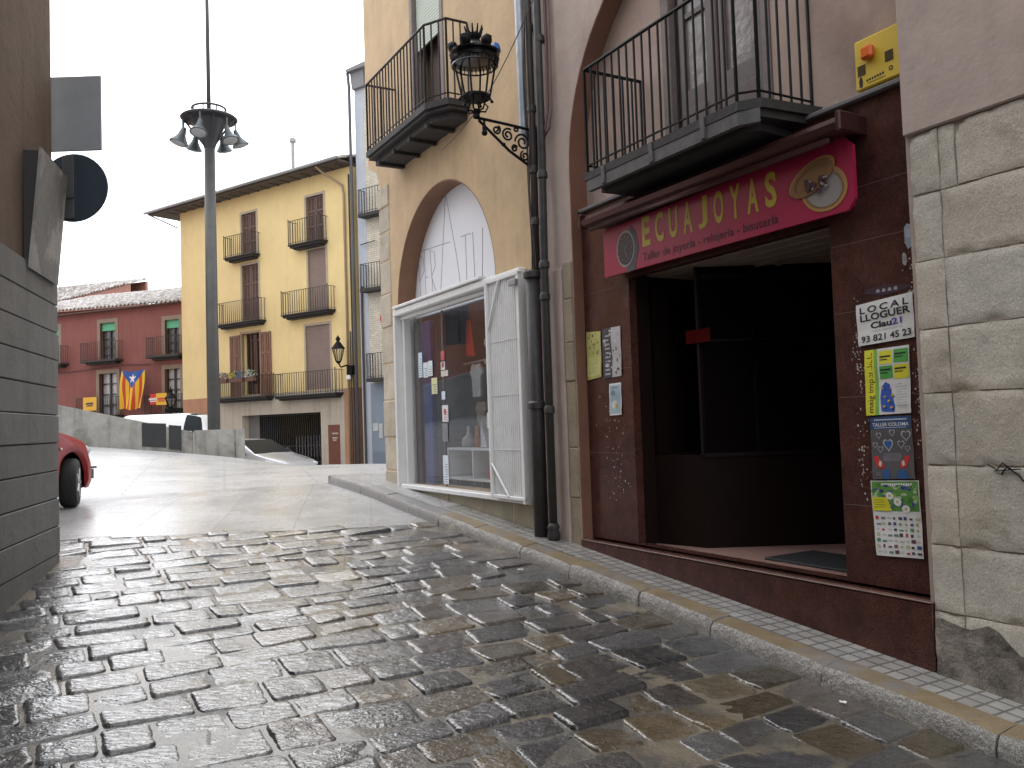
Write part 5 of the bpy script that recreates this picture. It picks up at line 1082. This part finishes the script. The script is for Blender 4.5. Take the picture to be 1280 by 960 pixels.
# lantern on the yellow house
l2 = thing('wall_lantern', 'small black lantern on a curved arm at the right corner of the yellow house', 'lantern', YE(.25, .1, 3.6))
mb = MB(YE); mb.tube([(.20, .05, 3.72), (.26, .25, 3.78), (.34, .42, 3.72), (.38, .5, 3.85)], .03, 6); mb.cbox(.05, .32, .02, .2, 3.45, 3.78, .02); mb.build('bracket', M_IRON, l2)
mb = MB(YE); c_ = (.38, .5, 3.85); mb.lathe(c_, [(.05, 0), (.09, .05), (.10, .08)], 8); mb.lathe(c_, [(.24, .52), (.20, .58), (.10, .72), (.05, .78), (.09, .86), (.03, .95), (0, 1.0)], 8)
for k in range(6): a = 2*math.pi*k/6; mb.tube([(.38+.10*math.cos(a), .5+.10*math.sin(a), 3.93), (.38+.21*math.cos(a), .5+.21*math.sin(a), 4.38)], .014, 4)
mb.build('cage', M_IRON, l2)
mb = MB(YE); mb.lathe(c_, [(.09, .09), (.195, .52)], 6); mb.build('lantern_glass', glass('lantern_pane', (.75, .75, .7), .1), l2)
mb = MB(YE); mb.cbox(.16, .34, .1, .22, 3.28, 3.44, .03); mb.build('small_spotlight', M_WH, l2)
# flowers on the lowest left balcony
for k, (u, col, l_) in enumerate(((7.35, (.45, .04, .06), 'window box with red flowers at the left end of the lowest left balcony'), (6.85, (.30, .22, .30), 'window box with mauve flowers on the lowest left balcony railing'), (6.25, (.62, .50, .04), 'window box with yellow flowers on the lowest left balcony railing'), (5.85, (.18, .2, .45), 'window box with blue flowers on the lowest left balcony railing'), (5.2, (.70, .70, .70), 'window box with white flowers on the lowest left balcony railing'))):
    fb = thing('flower_box', l_, 'planter', YE(u, .45, 3.5), 'window boxes on the lowest left balcony')
    mb = MB(YE); mb.cbox(u-.22, u+.22, .41, .58, 3.50, 3.66, .01); mb.build('box', mat('brown_planter', (.14, .07, .05), .7), fb)
    r = random.Random(k); mb = MB(YE); mb2 = MB(YE)
    for q in range(150):
        p = (u+r.uniform(-.24, .24), .52+r.uniform(-.11, .13), 3.72+r.uniform(-.06, .20)); M_ = mb if r.random() < .55 else mb2; s_ = .05
        a = [r.uniform(-s_, s_) for _ in range(9)]; M_.face([M_.pt(p[0]+a[0], p[1]+a[1], p[2]+a[2]), M_.pt(p[0]+a[3], p[1]+a[4], p[2]+a[5]), M_.pt(p[0]+a[6], p[1]+a[7], p[2]+a[8])])
    mb.build('flowers', flat('petal_%d' % k, col, .7), fb, recalc=False); mb2.build('leaves', flat('leaf_green', (.06, .12, .03), .7), fb, recalc=False)
# ------------------------------------------------------------------ white house between
WE = Frame((0, 0), 54.7); WE.o = YE(-.30, .06, 0); WE.o.z = 0
wh = thing('white_brick_house', 'narrow pale brick house with a blue grey ground floor, right of the yellow house', 'building', WE(-2, 0, -.3))
mb = MB(WE); mb.box(-5, -.42, -6, 0, 3.1, 14.1); mb.build('wall', brickmat('white_brick', (.62, .58, .48), (.54, .5, .42), (.36, .33, .27), .25, .075, .01, .8, -math.radians(90+54.7), plane='xz'), wh)
mb = MB(WE); mb.box(-.42, .0, -6, .01, -.5, 14.1); mb.build('edge_strip', mat('pale_blue_render', (.42, .45, .50), .8, var=.1), wh)
mb = MB(WE); mb.box(-5, -.42, -6, .012, -.5, 3.1); mb.m = 1
mb.build('ground_floor', [mat('blue_grey_render', (.20, .25, .30), .7, var=.1), M_BLK], wh)
mb = MB(WE)
mb.box(-.75, -.50, .012, .03, 1.45, 1.72); mb.box(-.95, -.80, .012, .04, 1.2, 1.7); mb.build('meter_box', mat('pale_meter_box', (.45, .46, .46), .6), wh)
mb = MB(WE); mb.cbox(-1.25, -.5, .012, .05, -.4, .75, .02); mb.build('door_panel', mat('blue_grey_door', (.15, .19, .24), .6), wh)
mb = MB(WE); mb.prism([(0.10, 14.1), (-5, 14.1), (-5, 14.5), (.10, 14.2)], -6, .3); mb.prism([(-.02, 13.5), (.05, 14.1), (-.6, 14.1), (-.6, 13.5)], -5, .15); mb.build('roof', mat('grey_cornice', (.20, .20, .21), .8), wh)
for (u, z0) in ((-.8, 6.35), (-.8, 8.95), (-1.0, 3.25)):
    mb = MB(WE); mb.cbox(u-1.5, u+.42, 0, .38, z0-.12, z0, .01); bo = mb.build('balcony', M_SLABC, wh)
    mb = MB(WE); railing(mb, u-1.47, u+.39, .35, z0, z0+.85, 14, 0, .01); mb.build('railing', M_BALC, bo)
for (u, z0, z1) in ((-1.25, 3.3, 5.7), (-1.25, 6.4, 8.2), (-1.25, 9.0, 10.8)):
    mb = MB(WE); mb.cbox(u-.5, u+.02, -.05, .02, z0, z1, .01); mb.build('window', mat('grey_window', (.16, .17, .19), .4), wh)
mb = MB(WE); mb.tube([(.14, .12, -.3), (.14, .12, 8), (.14, .12, 13.6), (.10, .22, 14.1)], .055, 8); mb.build('downpipe', mat('dark_grey_downpipe', (.09, .095, .105), .5, .2), wh, True)
mb = MB(WE); mb.tube([(-.18, .08, -.3), (-.18, .08, 6.5)], .04, 6); mb.tube([(-.2, .1, 7.95), (-.9, .1, 8.0)], .02, 5); mb.build('cable_run', M_CABL, wh)
tr = thing('traffic_sign', 'red rimmed round traffic sign peeking out from behind the ochre building corner', 'sign', (-3.6, 24.5, .2))
mb = MB(); mb.lathe((-3.40, 24.5, 4.7), [(.33, 0), (.34, .01), (.34, .03)], 30, 'v'); mb.build('disc', mat('sign_red', (.45, .02, .02), .4), tr, 'auto')
mb = MB(); mb.tube([(-3.40, 24.56, .1), (-3.40, 24.56, 5.1)], .03, 8); mb.build('post', M_ZINC, tr, True)
# ------------------------------------------------------------------ red house and the roof behind it
rh = thing('red_house', 'low dark red house with a pale tiled roof and balconies, left of the yellow house', 'building', RE(5, 0, 0))
M_RED = mat('red_plaster', (.235, .085, .072), .85, var=.1, vs=1.5, col2=(.20, .075, .065), c2lo=.5, c2hi=.7, c2s=.6, streak=.3)
rw = [(4.21, 5.22, 5.35, 7.15), (.12, 1.0, 5.35, 6.98), (4.15, 5.33, 2.3, 4.65), (.1, 1.05, 2.4, 4.65), (8.1, 9.1, 5.35, 7.15)]
mb = MB(RE); mb.prism([(-1.5, -.5), (13, -.5), (13, 8.05), (-1.5, 7.75)], -.3, 0, [[(a, c), (b, c), (b, d), (a, d)] for a, b, c, d in rw]); mb.box(12.8, 13, -8, -.3, -.5, 8); mb.box(-1.5, 13, -8.2, -8, -.5, 8); mb.box(-1.5, -1.3, -8, -.3, -.5, 8); mb.build('wall', M_RED, rh)
for i, (a, b, c, d) in enumerate(rw):
    mb = MB(RE); f = .2; mb.prism([(a-f, c), (a, c), (a, d), (b, d), (b, c), (b+f, c), (b+f, d+f), (a-f, d+f)], -.1, .02); mb.box(a, b, -.3, -.25, c, d); wo = mb.build('window', mat('brown_stone_frame', (.25, .20, .15), .8, var=.12), rh)
    mb = MB(RE); m_ = (a+b)/2
    for u0, u1 in ((a, a+.06), (m_-.05, m_+.05), (b-.06, b)): mb.box(u0, u1, -.2, -.14, c, d)
    for k in range(4): z = c+(d-c)*(k+.5)/4.5; mb.box(a, b, -.19, -.15, z, z+.045)
    mb.build('sash', mat('black_sash', (.03, .028, .026), .5), wo)
    mb = MB(RE); mb.box(a, b, -.235, -.215, c, d); mb.build('pane', mat('pale_curtained_glass', (.42, .44, .45), .25) if i in (2, 3) else mat('dim_glass', (.12, .13, .13), .15), wo)
    if i < 2 or i == 4: 
        mb = MB(RE); mb.box(a+.01, b-.01, -.13, -.10, d-.38, d); mb.build('green_blind', mat('green_blind', (.10, .42, .24), .6), wo)
for (a, b, c) in ((3.7, 6.07, 5.3), (-.3, 1.75, 5.28), (3.69, 6.39, 2.6), (-.4, 1.9, 2.55), (7.4, 9.8, 5.3)):
    mb = MB(RE); mb.cbox(a, b, 0, .5, c-.1, c, .01); mb.cbox(a+.2, b-.2, 0, .3, c-.2, c-.102, .01); bo = mb.build('balcony', M_SLABC, rh)
    mb = MB(RE); railing(mb, a+.03, b-.03, .47, c, c+.88, int((b-a)/.13), 0, .009); mb.build('railing', M_BALC, bo)
mb = MB(RE); tiled(mb, -1.6, 13.2, .35, -6.5, lambda u, v: 7.78+u*.022+(.35-v)*.28, .26, .05, nv=16); M_TILE2 = mat('pale_roof_tiles', (.22, .19, .17), .6, var=.4, vs=5, col2=(.50, .48, .46), c2lo=.47, c2hi=.58, c2s=4, bump=.03, bs=7)
rf = mb.build('roof', M_TILE2, rh); mb = MB(RE); mb.box(-1.55, 13.1, 0, .3, 7.72, 7.78); mb.build('eaves', mat('brown_eaves_board', (.12, .07, .06), .8), rf)  # eaves board in one plain dark brown
mb = MB(RE); mb.tube([(1.9, .04, 4.95), (3.5, .04, 5.0), (4.2, .04, 4.98), (7.5, .04, 4.85), (9, .04, 4.9)], .02, 5); mb.tube([(3.9, .04, 4.9), (3.8, .04, 3.2)], .015, 5); mb.build('wall_cable', M_CABL, rh)
bh = thing('gabled_house', 'house behind the red one showing a tiled roof and pinkish brick gable', 'building', RE(18, -9, 0))
mb = MB(RE); mb.prism([(13.3, 3), (24, 3), (24, 10.15), (13.3, 11.16)], -9.4, -9.0); mb.box(13.3, 24, -10.6, -9.4, 3, 10.0); mb.box(13.3, 24, -10.8, -10.6, 3, 11.5); mb.build('gable', mat('pink_brick', (.34, .17, .13), .85, var=.3, vs=6), bh)
mb = MB(RE); tiled(mb, 13.2, 24.2, -8.9, -10.6, lambda u, v: 11.15-(u-12.6)*.095+(-8.9-v)*(.28+.07*(u-12.6)), .26, .05); mb.build('roof', M_TILE2, bh)
# flag and banners
fl = MB(RE); NX, NZ = 56, 80; ids = []
for j in range(NZ+1):
    row = []; y = j/NZ; wv_ = 1-.0*y
    ua, ub = 3.15+.19*y+.06*math.sin(y*5), 1.71+.22*y-.05*math.sin(y*4)
    for i in range(NX+1):
        x = i/NX; row.append(fl.pt(ua+(ub-ua)*x, .60+.06*math.sin(x*11+y*3)*(.3+y)+.03*math.sin(x*23-y*5)*y, 4.68-1.86*y-.10*math.sin(math.pi*x)*(1-y)*.8+.05*math.sin(x*9)*y))
    ids.append(row)
def instar(x, y):
    cx, cy = .5, .185; dx, dy = (x-cx)*1.44, (y-cy)*1.86; r = math.hypot(dx, dy); a = (math.degrees(math.atan2(dx, -dy))+360) % 72; a = min(a, 72-a); R_, q = .25, .1
    ar = math.radians(a); p36 = math.radians(36); x1, y1 = R_, 0; x2, y2 = q*math.cos(p36), q*math.sin(p36); den = (y2-y1)*math.cos(ar)-(x2-x1)*math.sin(ar)
    return r < ((x1*(y2-y1)-y1*(x2-x1))/den if abs(den) > 1e-6 else R_)
for j in range(NZ):
    for i in range(NX):
        x, y = (i+.5)/NX, (j+.5)/NZ
        if y < .44*(1-abs(2*x-1)): fl.m = 3 if instar(x, y) else 2
        else: fl.m = 1 if int(x*9) % 2 else 0
        fl.face((ids[j][i], ids[j][i+1], ids[j+1][i+1], ids[j+1][i]))
o = fl.build('flag', [flat('flag_yellow', (.72, .45, .03), .75), flat('flag_red', (.50, .07, .02), .75), flat('flag_blue', (.03, .09, .32), .75), flat('flag_white', (.7, .7, .7), .75)], None, True, recalc=False); tag(o, 'striped yellow and red flag with white star on blue, hung on the red house', 'flag')
def banner(label, u0, u1, z0, z1, c0, c1):
    mb = MB(RE); N = 10; cols = [C1(c0), C1(c1)]
    mb.m = 0; mb.prism([(u1, z0), (u0, z0), (u0, z1), (u1, z1)], .50, .515)
    mb.m = 1; um = (u0+u1)/2; zm = (z0+z1)/2; mb.prism([(um-.28, zm-.03), (um+.28, zm-.03), (um+.22, zm+.06), (um-.2, zm+.07)], .515, .52); mb.prism([(um-.2, zm-.12), (um+.2, zm-.12), (um+.2, zm-.06), (um-.2, zm-.06)], .515, .52)
    tag(mb.build('banner', cols), label, 'banner')
banner('yellow banner with a dark emblem on the lower left balcony of the red house', 5.85, 4.95, 2.85, 3.50, (.72, .42, .02), (.05, .03, .02))
banner('yellow banner beside the red one on the lower right balcony of the red house', 1.10, .45, 2.95, 3.50, (.72, .42, .02), (.5, .05, .03))
banner('red banner on the lower right balcony of the red house', 1.48, 1.11, 2.98, 3.48, (.55, .02, .02), (.6, .6, .6))
l3 = thing('plaza_lantern', 'black lantern post standing in front of the red house', 'lamp post', (-13.4, 33.5, .2))
mb = MB(); c_ = (-13.4, 33.5, 2.45); mb.tube([(-13.4, 33.5, .0), (-13.4, 33.5, 2.5)], [.07, .045], 8); mb.cbox(-13.62, -12.95, 33.4, 33.6, 2.42, 2.60, .03); mb.build('post', M_IRON, l3)
mb = MB(); mb.lathe(c_, [(.05, .1), (.10, .15), (.12, .2)], 8); mb.lathe(c_, [(.25, .52), (.22, .58), (.12, .70), (.06, .78), (.08, .84), (.03, .92), (0, 1.02)], 8)
for k in range(6): a = 2*math.pi*k/6; mb.tube([(c_[0]+.11*math.cos(a), c_[1]+.11*math.sin(a), 2.64), (c_[0]+.22*math.cos(a), c_[1]+.22*math.sin(a), 2.98)], .016, 4)
mb.build('cage', M_IRON, l3); mb = MB(); mb.lathe(c_, [(.10, .2), (.205, .52)], 6); mb.build('lantern_glass', MATS['lantern_pane'], l3)
# ------------------------------------------------------------------ cars
M_TYRE = mat('tyre_rubber', (.018, .018, .019), .75, var=.15); M_RIM = mat('alloy_rim', (.38, .38, .40), .35, .6, var=.05); M_CGL = mat('car_glass', (.02, .024, .026), .3, var=0, spec=.12); M_PLAS = flat('black_plastic', (.02, .02, .021), .5)
def car(name, label, loc, ang, paint, L=4.0, W=1.68, H=1.45, hood=.92, wb=2.45, xf=.82, cowl=1.15, roof0=1.95, roof1=3.2, tail=.95, van=False, panel=False, steer=0, wr=.30):
    fr = Local(loc, ang); root = thing(name, label, 'car', Vector(loc)); fr2 = fr      # x = 0 at the nose, grows to the tail
    def zt(x):                                   # top line
        if panel: P = [(0, .50), (.06, .66), (.25, .76), (cowl, hood), (roof0, H-.03), (roof1, H-.02), (L-.22, H-.10), (L-.05, 1.0), (L, .55)]; return float(np.interp(x, [p[0] for p in P], [p[1] for p in P]))
        P = [(0, .50), (.06, .66), (.25, .76), (cowl, hood), (roof0, H-.03), ((roof0+roof1)/2, H), (roof1, H-.05), (L-.35 if van else L-.28, tail+.35 if van else tail+.12), (L-.08, tail-.1), (L, .55)]
        return float(np.interp(x, [p[0] for p in P], [p[1] for p in P]))
    def belt(x): return min(zt(x), float(np.interp(x, [0, .3, cowl, L-.4, L], [.5, .68, hood-.02, hood+.06, .55])))
    def hw(x): return W/2*float(np.interp(x, [0, .12, .35, .8, L-.7, L-.2, L], [.60, .78, .90, .99, 1, .92, .74]))
    xa, xb = xf, xf+wb
    def zb(x):
        z = .20
        for c in (xa, xb):
            d = abs(x-c); R_ = wr+.07
            if d < R_: z = max(z, wr+math.sqrt(R_*R_-d*d))
        return z
    def prof(x):                                 # half section bottom -> roof centre, as (y, z)
        w_, b, t, lo = hw(x), belt(x), zt(x), zb(x); mid = lo+(b-lo)*.45
        p = [(w_*.93, lo), (w_*.99, lo+(b-lo)*.2), (w_*1.0, mid), (w_*.985, lo+(b-lo)*.8), (w_*.95, b)]
        k = max(0, t-b)
        p += [(w_*(.95-.10*min(1, k/.5)*.5), b+k*.35), (w_*(.95-.17*min(1, k/.5)), b+k*.75), (w_*(.95-.24*min(1, k/.5)), b+k*.93), (w_*.52, t), (0, t+.012)]
        return p
    xs = sorted(set([round(v, 3) for v in list(np.linspace(0, L, 60))+list(np.linspace(xa-wr-.08, xa+wr+.08, 24))+list(np.linspace(xb-wr-.08, xb+wr+.08, 24))])); xs = [x for x in xs if 0 <= x <= L]
    mb = MB(fr); R_ = []
    for x in xs:
        p = prof(x); R_.append([mb.pt(-x, y, z) for y, z in p]+[mb.pt(-x, -y, z) for y, z in p[-2::-1]])
    for a, b in zip(R_, R_[1:]):
        for i in range(len(a)-1): mb.face((a[i], a[i+1], b[i+1], b[i]))
    mb.face(R_[0]); mb.face(R_[-1][::-1]); body = mb.build('body', paint, root, True)
    mb = MB(fr); mb.box(-(xa-wr-.05), -.1, -W*.36, W*.36, .2, .45); mb.box(-(L-.1), -.1, -W*.30, W*.30, .18, .62); mb.box(-(xb-wr-.05), -(xa+wr+.05), -W*.46, W*.46, .18, .3); mb.build('underbody', M_PLAS, root)
    def patch(nm, x0f, x1f, i0, i1, sides=(1, -1), m=M_CGL, off=.006, n=14):
        # x limits may depend on the profile index (for raked edges)
        for s in sides:
            mb = MB(fr); G_ = []
            for j in range(n+1):
                row = []
                for q in range(i0*4, i1*4+1):
                    i = q/4; f_ = (q-i0*4)/(4*(i1-i0)); x = (x0f(f_)*(1-j/n)+x1f(f_)*j/n); p = prof(x); k = min(int(i), len(p)-2); y = p[k][0]+(p[k+1][0]-p[k][0])*(i-k); z = p[k][1]+(p[k+1][1]-p[k][1])*(i-k)
                    row.append(mb.pt(-x, s*(y+off*.8), z+off))
                G_.append(row)
            for a, b in zip(G_, G_[1:]):
                for i in range(len(a)-1): mb.face((a[i], a[i+1], b[i+1], b[i]))
            mb.build(nm, m, root, True)
    r0 = roof0-cowl
    if panel: patch('side_window', lambda f: L-.62+.04*f, lambda f: L-.10-.10*f, 4, 7)
    else: patch('side_window', lambda f: cowl+.35+f*r0*.72, lambda f: (roof0+roof1)/2-.05, 4, 7); patch('side_window', lambda f: (roof0+roof1)/2+.03, lambda f: roof1+.25-(f*.2), 4, 7)
    mb = MB(fr); G_ = []
    for j in range(13):
        x = cowl+.06+(roof0-cowl-.09)*j/12; G_.append([mb.pt(-x, prof(x)[7][0]*.96*q/6, zt(x)+.015-.010*abs(q/6)**2) for q in range(-6, 7)])
    for a, b in zip(G_, G_[1:]):
        for i in range(12): mb.face((a[i], a[i+1], b[i+1], b[i]))
    mb.build('windscreen', M_CGL, root, True)
    mb = MB(fr); G_ = []
    xr0, xr1 = roof1+.08, (L-.36 if van else L-.34)
    for j in range(9):
        x = xr0+(xr1-xr0)*j/8; G_.append([mb.pt(-x-.01, prof(x)[7][0]*.9*q/6, zt(x)+.016) for q in range(-6, 7)])
    for a, b in zip(G_, G_[1:]):
        for i in range(12): mb.face((a[i], a[i+1], b[i+1], b[i]))
    mb.build('rear_window', M_CGL, root, True)
    for s in (1, -1):
        mb = MB(fr); mb.blob((-(cowl+.42), s*(W/2+.09), hood+.10), .10, 2, .1, (.7, 1.05, .72)); mb.tube([(-(cowl+.42), s*(W/2-.06), hood+.04), (-(cowl+.42), s*(W/2+.07), hood+.07)], .025, 6); mb.build('wing_mirror', M_PLAS, root, True)
        mb = MB(fr); mb.blob((-.17, s*hw(.17)*.82, .66), .12, 2, 0, (1.0, .8, .6)); mb.build('headlight', mat('headlight_lens', (.45, .47, .48), .12), root, True)
        mb = MB(fr); mb.blob((-(L-.10), s*hw(L-.1)*.86, .80), .11, 2, 0, (.6, .7, 1.2)); mb.build('tail_light', mat('tail_light_lens', (.35, .01, .01), .2), root, True)
        mb = MB(fr); mb.blob((-(xf+.33+.0), s*(W/2-.003), .70), .022, 1, 0, (1.3, .5, .8)); mb.build('indicator', mat('indicator_lens', (.6, .55, .5), .3), root, True)
        mb = MB(fr); mb.cbox(-(cowl+1.35), -(cowl+1.2), s*(W/2*.985), s*(W/2*.985+.03), hood-.13, hood-.10, .006); mb.build('door_handle', paint, root)
    mb = MB(fr); mb.box(-.06, .015, -W*.36, W*.36, .30, .42); mb.box(-.12, -.0, -W*.39, W*.39, .43, .455); mb.build('bumper_grille', M_PLAS, root)
    for x in (xa, xb):
        for s in (1, -1):
            c0 = Vector((-x, s*(W/2-.10), wr)); st_ = math.radians(steer) if x == xa else 0; loc_ = fr(*c0); f2 = Local(loc_, ang+math.degrees(st_))
            mb = MB(f2); t_ = .095; mb.lathe((0, 0, 0), [(wr*.62, -t_), (wr*.90, -t_), (wr*.985, -t_*.7), (wr, -t_*.3), (wr, t_*.3), (wr*.985, t_*.7), (wr*.90, t_), (wr*.62, t_)], 36, 'v')
            wheel = mb.build('wheel', M_TYRE, root, 'auto')
            mb = MB(f2); v = s*t_; mb.lathe((0, 0, 0), [(wr*.64, v*.98), (wr*.60, v*1.0), (wr*.56, v*.62), (wr*.2, v*.55), (0, v*.55)], 32, 'v')
            for k in range(5):
                a = 2*math.pi*k/5; ca, sa_ = math.cos(a), math.sin(a); mb.tube([(wr*.10*ca, v*.80, wr*.10*sa_), (wr*.59*ca, v*.86, wr*.59*sa_)], [.032, .026], 6)
            mb.lathe((0, 0, 0), [(.05, v*.6), (.05, v*.86), (.03, v*.92), (0, v*.92)], 14, 'v'); mb.build('rim', M_RIM, wheel, 'auto')
    return root
P_RED = mat('red_car_paint', (.27, .008, .010), .4, var=.03, coat=.08, spec=.25); P_WHITE = mat('white_car_paint', (.74, .74, .74), .3, var=.02, coat=.6); P_SIL = mat('silver_car_paint', (.50, .51, .53), .3, .35, var=.03, coat=.5)
gzr = G(-5.6, 10.3)
car('parked_car', 'red hatchback parked behind the stone house corner', (-5.98, 11.0, G(-5.4, 10.3)), 87, P_RED, L=3.85, W=1.62, H=1.42, steer=24, xf=.74, wr=.29)
car('parked_car', 'white people carrier parked behind the low concrete wall', (-12.52, 24.4, .67), 178, P_WHITE, L=4.1, W=1.7, H=1.50, van=True, cowl=1.0, roof0=1.75, roof1=3.45, tail=1.0, panel=True)
car('parked_car', 'silver car half hidden beyond the crest in front of the garage', (-6.35, 26.0, -.12), -30, P_SIL, L=4.2, W=1.75, H=1.47, hood=.98, cowl=1.25, roof0=2.1)

# house on the left side of the plaza, mirrored in the shop window
ph = thing('rust_house', 'rust coloured house with dark windows on the left side of the plaza', 'building', (-24, 24, .5))
PH = Frame((-19, 16), 0)
mb = MB(PH); wn_ = [(a, a+1.2, z, z+2.2) for z in (4.6, 8.2) for a in (2, 6, 10, 14)]
mb.prism([(0, -1), (17, -1), (17, 12.5), (0, 12.5)], 0, .3, [[(a, c), (b, c), (b, d), (a, d)] for a, b, c, d in wn_]) ; mb.box(0, 17, .3, 14, 12.0, 12.5); mb.box(0, .3, .3, 14, -1, 12); mb.box(16.7, 17, .3, 14, -1, 12)
mb.build('wall', mat('rust_plaster', (.40, .18, .10), .85, var=.1), ph)
for a, b, c, d in wn_:
    mb = MB(PH); mb.box(a, b, .2, .25, c, d); mb.m = 1; mb.box((a+b)/2-.03, (a+b)/2+.03, .14, .2, c, d); mb.build('window', [mat('dim_glass', (.12, .13, .13), .15), M_WOODB], ph)
mb = MB(PH); mb.box(-.3, 17.3, -.6, 14, 12.5, 12.7); mb.build('roof', M_TILE, ph)

mb = MB(FR)
for (u, s_, a, l_) in ((6.2, .75, .4, 'crumpled white scrap of paper lying by the kerb'), (3.1, .62, 1.1, 'small pale scrap of paper in the gutter near the granite plinth')):
    p = FR(u, s_, 0); mb = MB(); bm = bmesh.new(); bmesh.ops.create_grid(bm, x_segments=5, y_segments=5, size=.5)
    for v in bm.verts: x, y = v.co.x*.045, v.co.y*.035; v.co = Vector((p.x+x*math.cos(a)-y*math.sin(a), p.y+x*math.sin(a)+y*math.cos(a), G(p.x, p.y)+.035+.012*noise.noise(Vector((x*60, y*60, a*5)))))
    mb.addbm(bm); tag(mb.build('paper_litter', M_PAPER), l_, 'litter')
